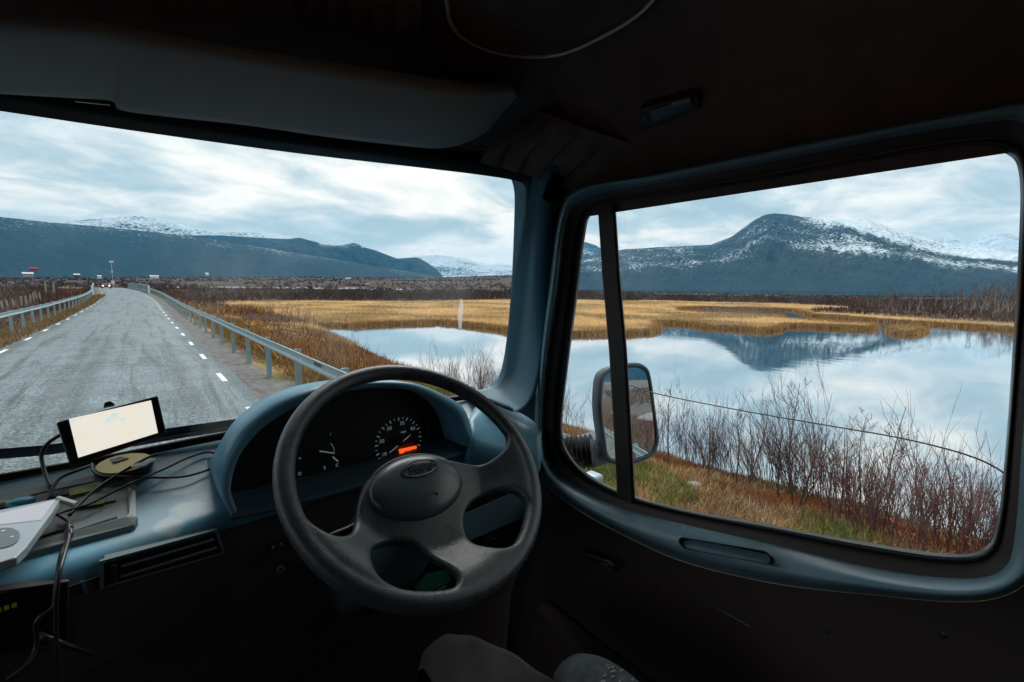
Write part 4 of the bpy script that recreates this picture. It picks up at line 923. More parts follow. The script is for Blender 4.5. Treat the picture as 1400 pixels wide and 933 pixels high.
MB().loft([[p+np.array([.03, .035, 0]) for p in crom(c, 4)] for c in (cvs[0][:6], cvs[1][:6], cvs[2][:6])]).build('outer_post', m_rubber, truck, solid=.006)
b = MB(); P = [at(x, y, 1, v) for x, y, v in [(752, 236, .80), (768, 246, .80), (752, 282, .81), (737, 272, .81)]]; c_ = sum(P)/4
b.prism([p+np.array([0, -.012, 0]) for p in P], (0, .004, 0)); b.build('pillar_tape', m_rubber, truck)

# ---- dashboard --------------------------------------------------------------
dash = empty('dashboard', (0, 0, 0)); dash.parent = truck; dash.location = (.1, 1.0, 1.5)
xs_ = [-1.15, -.8, -.5, -.3, -.17, 0, .1, .25, .35, .5, .62, .72, .79, .805]
yc = np.interp(xs_, [-1.15, -.5, -.17, .1, .35, .6, .8], [.73, .79, .865, .922, .935, .905, .86])
zc = np.interp(xs_, [-1.15, .1, .62, .8], [-.40, -.40, -.395, -.383])
yb = np.interp(xs_, [-1.15, -.85, -.5, -.2, .16, .5, .75, .9], [1.0, 1.08, 1.14, 1.15, 1.165, 1.15, 1.12, 1.02])
zb_ = np.interp(xs_, [-1.15, -.2, .16, .6, .8], [-.325, -.332, -.335, -.325, -.32])
rows = []
for x, a, z, b1, z1 in zip(xs_, yc, zc, yb, zb_):
    if x > .70: pass
    rows.append([np.array([x, b1+.02, z1-.012]), np.array([x, b1, z1]), np.array([x, b1-.012, z1-.006]), np.array([x, (a+b1)/2+.05, z1*.62+z*.38]), np.array([x, (a+b1)/2-.03, z1*.3+z*.7+.004]), np.array([x, a+.045, z+.004]), np.array([x, a+.02, z]), np.array([x, a+.004, z-.010]), np.array([x, a-.002, z-.026]), np.array([x, a-.002, z-.07]), np.array([x, a+.004, z-.17]), np.array([x, a+.07, z-.30]), np.array([x, a+.16, z-.50]), np.array([x, a+.19, z-.95])])
rows.append([p+np.array([.004, .0, -.0]) for p in rows[-1]])
MB().loft(rows, capB=True).build('dash_top', m_dash, dash, smooth=True, sub=1)
# lower face as a dark sheet, its shade put into the colour, 3 mm proud of the moulding
fr_ = []
for x, a, z in zip(xs_, yc, zc): fr_.append([np.array([x, a-.006, z-.034]), np.array([x, a-.008, z-.05]), np.array([x, a-.009, z-.17]), np.array([x, a+.022, z-.30]), np.array([x, a+.11, z-.51]), np.array([x, a+.15, z-.95])])
fc = empty('none', (0, 0, 0)); bpy.data.objects.remove(fc)
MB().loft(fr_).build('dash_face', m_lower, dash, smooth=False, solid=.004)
# right end: speaker pod next to the door
pod = [(690, 556, 1.0), (715, 566, .93), (738, 585, .86), (742, 600, .85)]
b = MB()
P0 = [at(x, y, 1, v) for x, y, v in [(655, 552, 1.04), (700, 563, .97), (728, 578, .90), (741, 592, .86)]]
P1 = [at(x, y, 1, v) for x, y, v in [(640, 575, .93), (670, 590, .90), (705, 600, .87), (739, 600, .84)]]
P2 = [at(x, y, 1, v) for x, y, v in [(640, 612, .87), (675, 625, .85), (710, 632, .83), (737, 640, .825)]]
P3 = [p+np.array([0, .02, -.05]) for p in P2]
b.loft([crom(c, 4) for c in (P0, [(a_+b1)/2+np.array([0, 0, .004]) for a_, b1 in zip(P0, P1)], P1, [(a_+b1)/2+np.array([0, -.006, 0]) for a_, b1 in zip(P1, P2)], P2, P3)]); b.build('end_pod', m_dash, dash, smooth=True, solid=.012)
# vents
def face_pt(px, py, d=.0): 
    # the front face: y depends on x
    p = at(px, py, 1, .88)
    for _ in range(6): p = at(px, py, 1, float(np.interp(p[0], xs_, yc))-.010-d)
    return p
def frame(name, corners, w, m, parent, d=.004, depth=.02):
    P = [face_pt(x, y, d) for x, y in corners]; c = sum(P)/len(P)
    Pi = [p+(c-p)/np.linalg.norm(c-p)*w for p in P]
    back = [p+np.array([0, depth, 0]) for p in Pi]
    b = MB(); b.loft([[p+np.array([0, .006, 0]) for p in P], P, Pi, back], closed=True); return b.build(name, m, parent)
v1 = empty('air_vent', (0, 0, 0)); v1.parent = dash
v1.location = (0, 0, 0)
frame('vent_frame', [(136, 768), (298, 724), (308, 757), (136, 806)], .005, m_tray, v1)
P = [face_pt(x, y, .001) for x, y in [(140, 771), (296, 729), (304, 755), (140, 802)]]; MB().add(P, [(0, 1, 2, 3)]).build('vent_back', m_black, v1)
for k, (a, b1) in enumerate((((165, 775), (292, 738)), ((165, 789), (296, 749)))):
    b = MB(); b.tube([face_pt(*a, .004), face_pt(*b1, .004)], .0022, 6); b.build('slat', m_tray, v1)
b = MB(); b.tube([face_pt(155, 772, .006), face_pt(157, 795, .006)], .004, 8); b.build('vent_thumbwheel', m_sealr, v1)
rd_ = empty('radio_slot', (0, 0, 0)); rd_.parent = dash
frame('slot_frame', [(-30, 812), (94, 795), (94, 880), (-30, 905)], .003, m_lower, rd_)
P = [face_pt(x, y, .001) for x, y in [(-26, 815), (90, 799), (90, 876), (-26, 900)]]; MB().add(P, [(0, 1, 2, 3)]).build('slot_back', m_black, rd_)
def text(s_, name, p, u, v, size, m, parent, ext=.0004, shear=0., bold=0., align='CENTER'):
    cu = bpy.data.curves.new(name, 'FONT'); cu.body = s_; cu.size = size; cu.extrude = ext; cu.align_x = align; cu.align_y = 'CENTER'; cu.shear = shear; cu.offset = bold
    o = bpy.data.objects.new(name, cu); u = np.array(u)/np.linalg.norm(u); v = np.array(v)-u*np.dot(u, v); v /= np.linalg.norm(v); n = np.cross(u, v)
    mt = Matrix((tuple(u), tuple(v), tuple(n))).transposed().to_4x4(); mt.translation = Vector(tuple(p))
    COL.objects.link(o); bpy.context.view_layer.update(); me = bpy.data.meshes.new_from_object(o.evaluated_get(bpy.context.evaluated_depsgraph_get())); bpy.data.objects.remove(o)
    me.transform(mt); me.materials.clear(); me.materials.append(m); return link_mesh(name, me, parent)
b = MB(); p0 = face_pt(6, 833, .004)
for k in range(4): b.box(p0+np.array([-.012+.007*k, 0, .0015*k*.3]), (.0045, .001, .006))
b.build('clock_digits', emat('lime_display', (.45, .7, .05), .02), rd_)
# seam between slots
b = MB(); b.tube([face_pt(112, 795, .003), face_pt(118, 812, .003)], .002, 6); b.build('seam', m_dashdk, dash)
# ignition knob and lock ring
b = MB(); p = face_pt(379, 747, .01); b.lathe([(.003, -.015), (.011, -.015), (.011, .012), (.007, .015), (.001, .015)], p, (-.2, -1, .3), 16); b.build('knob', m_sealr, dash, smooth=True)
b = MB(); p = face_pt(383, 777, .006); 
b.tube([p+np.array([math.cos(k*.628)*.0055, -.004, math.sin(k*.628)*.0055]) for k in range(10)], .0016, 6, closed=True); b.build('lock_ring', pmat('copper_ring', (.5, .3, .27), .35, metal=.8), dash, smooth=True)

# instrument hood
hood = empty('instrument_hood', (0, 0, 0)); hood.parent = dash
OA = [(316, 706), (303, 680), (301, 655), (308, 628), (324, 598), (345, 574), (382, 548), (430, 531), (480, 523), (532, 521), (570, 525), (606, 540), (632, 556), (643, 580), (650, 608)]
IA = [(324, 698), (316, 676), (318, 650), (328, 622), (345, 600), (362, 583), (396, 561), (436, 544), (482, 534), (530, 531), (566, 535), (594, 548), (617, 566), (628, 588), (634, 610)]
o1 = crom([at(x, y, 1, .895) for x, y in OA], 4); i1 = crom([at(x, y, 1, .89) for x, y in IA], 4); i2 = crom([at(x, y, 1, .96)*np.array([1, 1, 1]) for x, y in IA], 4)
i1b = [p+np.array([0, .0, 0]) for p in i1]
cen = at(480, 630, 1, .95)
i3 = [np.array([p[0]*.985+.0045, .972, q[2]*1.0-.0]) for p, q in zip(i1, i1)]
back = [np.array([p[0], 1.10, max(p[2]-.06, -.36)]) for p in o1]; bk2 = [np.array([p[0], 1.00, p[2]-.012]) for p in o1]
fr1 = [(a*.5+b1*.5)+np.array([0, -.008, 0]) for a, b1 in zip(o1, i1)]
MB().loft([back, bk2, o1, fr1, i1, i3]).build('hood_shell', m_dash, hood, smooth=True)
P = i3; b = MB(); b.add([p for p in P]+[np.array([.64, .972, -.42]), np.array([.08, .972, -.43])], [tuple(range(len(P)+2))]); b.build('gauge_panel', m_face, hood)
# lower lip
lip = [(317, 703), (374, 692), (440, 675), (502, 657), (560, 640), (606, 624), (650, 611)]
a = crom([at(x, y, 1, .885) for x, y in lip], 4); a2 = crom([at(x, y+8, 1, .885) for x, y in lip], 4)
MB().loft([[p+np.array([0, .09, .006]) for p in a], a, [p+np.array([0, -.005, -.004]) for p in a], a2, [p+np.array([0, .06, -.02]) for p in a2]]).build('hood_lip', m_dashdk, hood, smooth=True)
# gauges on the panel plane y = .968
YG = .966
def gp(x, y, d=0.): return at(x, y, 1, YG-d)
def gauge_line(name, a, b1, w, parent, m=m_marks, d=.003):
    b = MB(); b.tube([gp(*a, d), gp(*b1, d)], w, 5); return b.build(name, m, parent)
sp_ = empty('speedometer', (0, 0, 0)); sp_.parent = hood
C0 = gp(545, 604); Rg = np.linalg.norm(gp(513, 602)-C0)
tick = MB(); small = MB()
a0 = math.radians(222)
for k in range(25):
    an = a0-math.radians(11)*k; w = .0012 if k % 2 == 0 else .0007; l_ = .0075 if k % 2 == 0 else .005
    dv = np.array([math.cos(an), 0, math.sin(an)]); (tick).tube([C0+dv*Rg+np.array([0, -.002, 0]), C0+dv*(Rg-l_)+np.array([0, -.002, 0])], w, 4)
    if k % 2 == 0: small.tube([C0+dv*Rg*.62+np.array([0, -.002, 0]), C0+dv*(Rg*.62-.003)+np.array([0, -.002, 0])], .0006, 4)
tag(tick.build('scale_marks', m_marks, sp_), kind='stuff'); tag(small.build('inner_marks', pmat('red_marks', (.3, .12, .1), .6), sp_), kind='stuff')
for k, s_ in ((1, '10'), (5, '30'), (9, '50'), (13, '70'), (17, '90')):
    an = a0-math.radians(11)*k*1.0; dv = np.array([math.cos(an), 0, math.sin(an)])
    text(s_, 'number', C0+dv*(Rg-.0155)+np.array([0, -.002, 0]), (1, 0, 0), (0, 0, 1), .0125, m_marks, sp_)
text('mph', 'unit', C0+np.array([.012, -.002, .022]), (1, 0, 0), (0, 0, 1), .008, m_marks, sp_)
gauge_line('needle', (533, 619), (561, 595), .0012, sp_, m_marks, .006)
b = MB(); b.lathe([(.001, 0), (.009, 0), (.008, .008), (.001, .009)], C0+np.array([0, -.002, 0]), (0, -1, 0), 20); b.build('hub_cap', m_face, sp_, smooth=True)
dsp = empty('odometer_display', (0, 0, 0)); dsp.parent = hood
P = [gp(x, y, .004) for x, y in [(546, 615), (569.5, 610), (570.5, 619.5), (547.5, 625)]]; MB().prism(P, (0, .003, 0)).build('screen', m_orange, dsp)
cq = sum(P)/4; text('88118', 'digits', cq+np.array([0, -.001, 0]), P[1]-P[0], (0, 0, 1), .009, pmat('display_digit', (.25, .02, 0), .5), dsp, .0002)
fg = empty('fuel_gauge', (0, 0, 0)); fg.parent = hood
gauge_line('needle', (437, 617), (457, 620), .0013, fg)
b = MB(); b.tube(crom([gp(452, 606, .003), gp(456, 612, .003), gp(457, 619, .003)], 3), .0006, 4); b.build('scale_arc', m_marks, fg)
text('1', 'mark', gp(452, 594, .003), (1, 0, 0), (0, 0, 1), .008, m_marks, fg); text('E', 'mark', gp(444, 640, .003), (1, 0, 0), (0, 0, 1), .009, m_marks, fg)
tg = empty('temperature_gauge', (0, 0, 0)); tg.parent = hood
gauge_line('needle', (455, 625), (462, 631), .0017, tg); text('C', 'mark', gp(461, 636.5, .003), (1, 0, 0), (0, 0, 1), .010, m_marks, tg)
text('H', 'mark', gp(410, 627, .003), (1, 0, 0), (0, 0, 1), .006, m_marks, tg); text('D', 'mark', gp(410, 648, .003), (1, 0, 0), (0, 0, 1), .009, m_marks, tg)
# panel seam right
b = MB(); b.tube([gp(583, 560, .002), gp(585, 628, .002)], .0012, 5); b.build('panel_seam', m_dashdk, hood)

# tray on the dash, left
tr = empty('dash_tray', (0, 0, 0)); tr.parent = dash
def dz(px, py, h=0.):                       # point on the dash top (z falls towards the driver)
    p = at(px, py, 2, -.37)
    for _ in range(8):
        yb_, yf_ = np.interp(p[0], xs_, yb), np.interp(p[0], xs_, yc); t = np.clip((yb_-p[1])/(yb_-yf_), 0, 1)
        z = float(np.interp(t, [0, .08, .38, .68, .85, 1], [-.335, -.341, -.357, -.378, -.394, -.400])); p = at(px, py, 2, z+h)
    return p
stain(m_dash, [(dz(x, y), r_) for x, y, r_ in ((240, 632, .032), (248, 660, .038), (256, 692, .030), (232, 716, .024), (268, 640, .026), (222, 740, .016))], (.66, .72, .72))
def dring(outer, inner, h, name, m, parent, dn=.012):
    A = crom([dz(x, y, h) for x, y in outer], 3, True) if False else [dz(x, y, h) for x, y in outer]; B = [dz(x, y, h) for x, y in inner]
    b = MB(); b.loft([[p-np.array([0, 0, .012]) for p in A], A, B, [p-np.array([0, 0, dn]) for p in B]], closed=True); return b.build(name, m, parent, bevel=.0015)
dring([(-60, 690), (172, 640), (184, 650), (188, 708), (184, 718), (-60, 782)], [(-56, 698), (166, 650), (173, 656), (176, 700), (171, 706), (-56, 770)], .006, 'tray_rim', m_tray, tr)
b = MB(); b.add([dz(x, y, .0025) for x, y in [(-60, 695), (172, 645), (180, 710), (-60, 775)]], [(0, 1, 2, 3)]); b.build('tray_floor', m_tray, tr)
for pl in ([(-10, 690), (70, 673), (60, 688), (-10, 702)], [(98, 686), (158, 675), (158, 684), (98, 697)], [(52, 676), (142, 658), (144, 664), (54, 684)], [(96, 727), (160, 706), (162, 714), (98, 738)], [(60, 690), (96, 700), (90, 722), (40, 738)]):
    b = MB(); b.prism([dz(x, y, .0055) for x, y in pl], (0, 0, -.002)); b.build('tray_slot', m_black, tr)
for pl in ([(95, 668), (140, 657), (138, 668), (95, 678)], [(120, 688), (146, 682), (142, 688), (120, 692)]):
    b = MB(); b.prism([dz(x, y, .0075) for x, y in pl], (0, 0, -.001)); b.build('sticker', pmat('lime_sticker', (.28, .30, .06), .6, var=.5, vs=40), tr)
# wiper lying along the windscreen
wpts = [(-40, 626), (60, 618), (160, 604), (250, 592), (330, 581)]
b = MB(); b.loft([[at(x, y-9, 1, 1.20), at(x, y-9, 1, 1.225), at(x, y+5, 1, 1.225), at(x, y+5, 1, 1.20)] for x, y in wpts], closed=True, capA=True, capB=True); b.build('wiper_blade', m_rubber, truck)
b = MB(); b.tube([at(x, y+1, 1, 1.195) for x, y in [(180, 607), (250, 595), (335, 582)]], .005, 6); b.build('wiper_arm', m_sealr, truck)

# ---- steering wheel -----------------------------------------------------------
c0 = np.array([.3657, .6872, -.3098]); wa = np.array([.99966, .02625, 0]); wb = np.array([-.0200, .76282, .6463]); wn = np.array([.01696, -.64608, .76308])
sw = empty('steering_wheel', tuple(c0)); sw.parent = truck; sw.location = tuple(c0+np.array([0, 0, 2.2]))
def wp(a, b, h=0.): return c0+wa*a+wb*b+wn*h
A_h = [(-0.203, 0.032), (-0.206, -0.011), (-0.196, -0.043), (-0.172, -0.066), (-0.145, -0.066), (-0.124, -0.042), (-0.108, -0.010), (-0.083, 0.020), (-0.039, 0.036), (0.01, 0.041), (0.060, 0.022), (0.104, 0.0), (0.145, -0.016), (0.187, -0.006), (0.206, 0.033), (0.192, 0.087), (0.158, 0.142), (0.100, 0.186), (0.028, 0.209), (-0.048, 0.204), (-0.118, 0.172), (-0.172, 0.118)]
B_h = [(0.049, -0.103), (0.074, -0.080), (0.114, -0.074), (0.149, -0.088), (0.160, -0.118), (0.149, -0.150), (0.116, -0.172), (0.082, -0.182), (0.056, -0.170), (0.038, -0.142)]
C_h = [(-0.131, -0.112), (-0.116, -0.094), (-0.087, -0.092), (-0.054, -0.108), (-0.034, -0.146), (-0.022, -0.180), (-0.030, -0.198), (-0.058, -0.199), (-0.092, -0.184), (-0.120, -0.164), (-0.135, -0.14)]
cu = bpy.data.curves.new('wheel_outline', 'CURVE'); cu.dimensions = '2D'; cu.fill_mode = 'BOTH'; cu.extrude = .005; cu.bevel_depth = .0075; cu.bevel_resolution = 3
def spl(pts):
    s_ = cu.splines.new('POLY'); s_.points.add(len(pts)-1); s_.use_cyclic_u = True
    for p, q in zip(s_.points, pts): p.co = (q[0], q[1], 0, 1)
spl([(.222*math.cos(2*math.pi*k/120), .222*math.sin(2*math.pi*k/120)) for k in range(120)])
def shrink(h, d):
    P = np.array([p[:2] for p in crom([(a, b, 0) for a, b in h], 6, True)]); t = np.roll(P, -1, 0)-np.roll(P, 1, 0); t /= np.linalg.norm(t, axis=1)[:, None]; n = np.stack([t[:, 1], -t[:, 0]], 1)
    area = .5*np.sum(P[:, 0]*np.roll(P[:, 1], -1)-np.roll(P[:, 0], -1)*P[:, 1]); return P+n*(d if area > 0 else -d)
for h in (A_h, B_h, C_h): spl(shrink(h, .007))
tmp = bpy.data.objects.new('tmp', cu); COL.objects.link(tmp); bpy.context.view_layer.update()
me = bpy.data.meshes.new_from_object(tmp.evaluated_get(bpy.context.evaluated_depsgraph_get())); bpy.data.objects.remove(tmp)
# join with the rim torus, remesh to one skin
b = MB(); b.tube([(.2185*math.cos(2*math.pi*k/120), .2185*math.sin(2*math.pi*k/120), 0) for k in range(120)], .0158, 14, closed=True); tor = b.mesh('tor')
bm = bmesh.new(); bm.from_mesh(me); bm.from_mesh(tor)
me2 = bpy.data.meshes.new('wheel_body'); bm.to_mesh(me2); bm.free()
tmp = bpy.data.objects.new('tmp', me2); COL.objects.link(tmp)
q = tmp.modifiers.new('r', 'REMESH'); q.mode = 'VOXEL'; q.voxel_size = .0024; q.use_smooth_shade = True
q = tmp.modifiers.new('s', 'SMOOTH'); q.iterations = 10; q.factor = .6
bpy.context.view_layer.update(); me3 = bpy.data.meshes.new_from_object(tmp.evaluated_get(bpy.context.evaluated_depsgraph_get())); bpy.data.objects.remove(tmp)
n_ = len(me3.vertices); co = np.empty(n_*3, np.float32); me3.vertices.foreach_get('co', co); co = co.reshape(-1, 3)
rad = np.hypot(co[:, 0], co[:, 1]); hub_d = np.hypot((co[:, 0]+.007)/1.35, co[:, 1]+.02)
inn = sst(.205, .12, rad)
zoff = -.043*inn+.004*sst(.09, .05, hub_d)
co[:, 2] = co[:, 2]+zoff
wc = c0+co[:, :1]*wa+co[:, 1:2]*wb+co[:, 2:3]*wn
me3.vertices.foreach_set('co', wc.astype(np.float32).ravel()); me3.materials.clear(); me3.materials.append(m_wheel); me3.update(); me3.polygons.foreach_set('use_smooth', [True]*len(me3.polygons))
link_mesh('rim_and_spokes', me3, sw)
# hub pad dome
hc = (-.007, -.020); rows = []
for rr, hh in ((1.0, -.030), (1.0, -.0165), (.985, -.0125), (.95, -.009), (.86, -.0045), (.7, -.0005), (.45, .003), (.2, .0045), (.02, .005)):
    rows.append([wp(hc[0]+.0875*rr*math.cos(2*math.pi*k/64), hc[1]+.0605*rr*math.sin(2*math.pi*k/64), hh-.011) for k in range(64)])
pad = MB().loft(rows, closed=True, capB=True).build('hub_pad', m_pad, sw, smooth=True)
b = MB(); b.tube([wp(hc[0]+.089*math.cos(2*math.pi*k/64), hc[1]+.062*math.sin(2*math.pi*k/64), -.0325) for k in range(64)], .0042, 8, closed=True); b.build('hub_groove', m_black, sw, smooth=True)
# badge: raised oval with lettering, and a horn symbol below
bc = (-.002, .002)
b = MB(); b.tube([wp(bc[0]+.034*math.cos(2*math.pi*k/40)*(1), bc[1]+.0145*math.sin(2*math.pi*k/40), .0055-.011-.002*abs(math.cos(2*math.pi*k/40))) for k in range(40)], .0013, 6, closed=True); b.build('badge_ring', m_black, sw, smooth=True)
text('Ford', 'badge_lettering', wp(bc[0], bc[1], -.0058), wa, wb, .024, pmat('badge_grey', (.03, .038, .043), .3), sw, .0006, .35, .0003)
b = MB(); h0 = (.0, -.047)
b.tube([wp(h0[0]-.010, h0[1]-.004, -.0088), wp(h0[0]-.010, h0[1]+.004, -.0088)], .001, 5); b.tube([wp(h0[0]-.006, h0[1], -.0088), wp(h0[0]+.002, h0[1], -.0088)], .0016, 5)
b.tube([wp(h0[0]+.002, h0[1], -.0088), wp(h0[0]+.010, h0[1]+.006, -.0088)], .001, 5); b.tube([wp(h0[0]+.002, h0[1], -.0088), wp(h0[0]+.010, h0[1]-.006, -.0088)], .001, 5); b.tube([wp(h0[0]+.010, h0[1]+.006, -.0088), wp(h0[0]+.010, h0[1]-.006, -.0088)], .001, 5)
b.build('horn_symbol', m_black, sw)
# column shroud and stalks
col_ = empty('steering_column', tuple(c0)); col_.parent = truck; col_.location = tuple(c0+np.array([0, 0, 2.2]))
rows = []
for h, ra_, rb_ in ((-.045, .050, .045), (-.07, .072, .06), (-.14, .078, .068), (-.26, .085, .075), (-.40, .085, .075)):
    rows.append([wp(-.004+ra_*math.copysign(abs(math.cos(t_a))**.6, math.cos(t_a)), -.03+rb_*math.copysign(abs(math.sin(t_a))**.6, math.sin(t_a)), h) for t_a in np.linspace(0, 2*math.pi, 33)[:-1]])
MB().loft(rows, closed=True, capA=True, capB=True).build('shroud', m_dashdk, col_, smooth=True)
b = MB(); b.tube([wp(-.06, -.02, -.09), wp(-.13, -.035, -.08), wp(-.19, -.05, -.06)], [.006, .007, .010], 10); b.build('stalk', m_black, col_, smooth=True)
b = MB(); b.tube([wp(.06, -.02, -.09), wp(.14, -.02, -.08), wp(.18, -.03, -.07)], [.006, .007, .009], 10); b.build('stalk', m_black, col_, smooth=True)
# grey bar and coiled cable seen through the right opening
b = MB(); a, a2 = at(636, 722, 1, .86), at(716, 690, 1, .84); b.loft([[at(632, 704, 1, .845), at(632, 742, 1, .845), at(632, 742, 1, .87)], [at(720, 666, 1, .835), at(720, 704, 1, .835), at(720, 704, 1, .86)]]); b.build('knee_bar', m_trim, dash, solid=.006)
b = MB()
cc0 = at(668, 745, 1, .84)
b.tube([cc0+np.array([.022*math.cos(k*.55)*(1+.2*math.sin(k*.3)), .01*math.sin(k*.2), .018*math.sin(k*.55)]) for k in range(40)], .0022, 6); b.build('cable_loop', m_cable, dash, smooth=True)
b = MB(); b.prism([at(x, y, 1, .83) for x, y in [(568, 803), (584, 788), (612, 782), (616, 795), (590, 808), (572, 812)]], (0, .01, 0)); b.build('green_piece', pmat('green_flat', (.02, .16, .12), .4), dash)  # flat green piece at the greenish spot behind the lower wheel opening
b = MB(); b.tube([at(563, 828, 1, .82), at(610, 801, 1, .82)], .002, 6); b.build('bright_edge', m_chrome, dash)  # bright metal line along the lower edge of the green piece

# ---- side mirror --------------------------------------------------------------
mir = empty('side_mirror', (1.1, .8, -.4)); mir.parent = truck; mir.location = (1.1, .8, 1.8)
ic = ray(858, 562); ic = ic/np.linalg.norm(ic); oc = np.array([.105, -.994, -.003]); oc /= np.linalg.norm(oc); mn = oc-ic; mn /= np.linalg.norm(mn); mp0 = at(858, 562, 0, 1.12)
ML = [(824, 523), (832, 510), (848, 504), (868, 502), (880, 506), (886, 518), (892, 560), (896, 595), (894, 611), (884, 622), (862, 629), (842, 629), (831, 622), (827, 600), (822, 560)]
mo = crom([atp(x, y, mp0, mn) for x, y in ML], 4, True); mc_ = sum(mo)/len(mo)
mm = bpy.data.materials.new('mirror_glass'); mm.use_nodes = True; b_ = mm.node_tree.nodes['Principled BSDF']; b_.inputs['Metallic'].default_value = 1; b_.inputs['Roughness'].default_value = .01; b_.inputs['Base Color'].default_value = (.86, .88, .88, 1)
MB().add([mc_+(p-mc_)*.995+mn*.001 for p in mo], [tuple(range(len(mo)))]).build('mirror_glass', mm, mir)
k1 = [mc_+(p-mc_)*1.0+mn*.006 for p in mo]; k0 = [mc_+(p-mc_)*.985+mn*.002 for p in mo]; k2 = [mc_+(p-mc_)*1.07+mn*.007 for p in mo]; k3 = [mc_+(p-mc_)*1.10-mn*.004 for p in mo]; k4 = [mc_+(p-mc_)*1.06-mn*.05 for p in mo]; k5 = [mc_+(p-mc_)*.8-mn*.075 for p in mo]
MB().loft([k0, k1, k2, k3, k4, k5], closed=True, capB=True).build('mirror_housing', m_dashdk, mir, smooth=True)
b = MB(); A0, A1 = at(838, 618, 0, 1.10)+np.array([0, .04, 0]), at(806, 617, 0, 1.03)
b.box((A0+A1)/2+np.array([.01, .01, 0]), (.13, .09, .085)); b.build('arm', m_dashdk, mir, bevel=.015)
B0 = at(812, 617, 0, .99); B1 = at(768, 620, 0, .93); ax_ = B1-B0; ln = np.linalg.norm(ax_); ax_ /= ln; prof = []
for k in range(15): prof.append(((.040 if k % 2 == 0 else .052), ln*k/14))
b = MB(); b.lathe(prof, B0, ax_, 20); b.build('bellows', m_rubber, mir, smooth=False, bevel=.0015)
b = MB(); b.box(B1+np.array([.0, .035, -.01]), (.10, .09, .12)); b.build('bracket', m_dashdk, mir, bevel=.02)

# thin wire outside the door window
wr = [(862, 527, .90), (900, 539, .90), (1000, 559, .897), (1120, 580, .894), (1220, 597, .89), (1290, 613, .888), (1335, 627, .885), (1362, 640, .880), (1376, 650, .876)]
b = MB(); b.tube(crom([at(x, y, 0, v) for x, y, v in wr], 5), .0012, 6)
tag(b.build('thin_cable', m_cable, smooth=True), 'thin dark cable hanging in a shallow curve across the outside of the side window', 'cable')

# ---- roof, header, visor --------------------------------------------------------
rf = empty('roof_lining', (0, 0, 0)); rf.parent = truck; rf.location = (0, .4, 2.7)
hd = []
for p in TP: hd.append(p)
h0 = [p+np.array([0, -.045, .04]) for p in TP]; h1 = [p+np.array([0, -.075, .085]) for p in TP]; h2 = [np.array([p[0], p[1]-.16, .455]) for p in TP]; h3 = [np.array([p[0], .45, .50]) for p in TP]; h4 = [np.array([p[0], -.9, .52]) for p in TP]
MB().loft([h0, h1, h2, h3, h4]).build('headliner', m_head, rf, smooth=True)
# right cove from the door top to the ceiling
ys = np.linspace(.92, -.9, 14); rows = []
for y in ys: rows.append([np.array([.86, y, .18]), np.array([.845, y, .255]), np.array([.82, y, .33]), np.array([.77, y, .41]), np.array([.70, y, .465]), np.array([.60, y, .497]), np.array([.4, y, .52])])
MB().loft(rows).build('side_cove', m_head, rf, smooth=True)
# pleated cloth in the corner above the pillar
CP = [[(655, 222, .90), (665, 200, .885), (680, 178, .87), (705, 160, .85), (735, 150, .80)],
      [(722, 240, .86), (730, 222, .84), (742, 202, .80), (760, 182, .76), (785, 170, .72)],
      [(790, 262, .80), (800, 246, .77), (815, 228, .72), (835, 210, .68), (860, 196, .62)]]
rows = []
cp = [crom([at(x, y, 1, v) for x, y, v in c], 4) for c in CP]
for j in range(49):
    t = j/48; a = (1-t)*(1-2*t) if t < 1 else 0
    w0, w1, w2 = (1-t)*(1-2*t), 4*t*(1-t), t*(2*t-1)
    rows.append([p*w0+q*w1+r_*w2+np.array([0, -.024, -.012])*abs(math.sin(t*math.pi*4.5+.35*math.sin(k*.4)))*math.sin(math.pi*min(1, k/len(cp[0])+.12)) for k, (p, q, r_) in enumerate(zip(*cp))])
MB().loft(rows).build('corner_curtain', pmat('curtain_cloth', (.20, .15, .145), .95, var=.2, vs=20, bump=.4, bs=700, bdist=.001), rf, smooth=True)
# visor
VT = [(0, 30), (20, 14), (100, 24), (300, 64), (500, 93), (640, 116), (700, 121)]
VB = [(-60, 122), (0, 127), (100, 133), (152, 137), (166, 150), (240, 160), (340, 171), (450, 187), (560, 200), (605, 202), (640, 193), (668, 176), (690, 150), (706, 128)]
vb_y = lambda x: 1.0-.12*sst(100, 700, x) 
vbot = [at(x, y, 1, float(.985-.11*sst(100, 700, np.array(float(x))))) for x, y in VB]
vtop = [at(x, y, 1, float(.80-.09*sst(100, 700, np.array(float(x))))) for x, y in [(-60, 18), (0, 24), (100, 30), (150, 36), (180, 42), (240, 52), (340, 70), (450, 87), (560, 104), (600, 110), (640, 116), (668, 119), (688, 121), (703, 123)]]
vb1 = crom(vbot, 5); vt1 = crom(vtop, 5)
nv = np.array([0, .5, .86])
MB().loft([[p+nv*.004 for p in vb1], [p*.97+q*.03-nv*.006 for p, q in zip(vb1, vt1)], [p*.85+q*.15-nv*.012 for p, q in zip(vb1, vt1)], [p*.5+q*.5-nv*.016 for p, q in zip(vb1, vt1)], [p*.12+q*.88-nv*.010 for p, q in zip(vb1, vt1)], [q+nv*.004 for q in vt1], [q*.9+p*.1+nv*.02 for p, q in zip(vb1, vt1)], [p*.9+q*.1+nv*.02 for p, q in zip(vb1, vt1)], [p+nv*.004 for p in vb1]]).build('sun_visor', m_visor, truck, smooth=True)
b = MB(); b.tube([at(102, 136, 1, .99), at(150, 141, 1, .985)], .004, 6); b.build('visor_clip', m_sealr, truck)
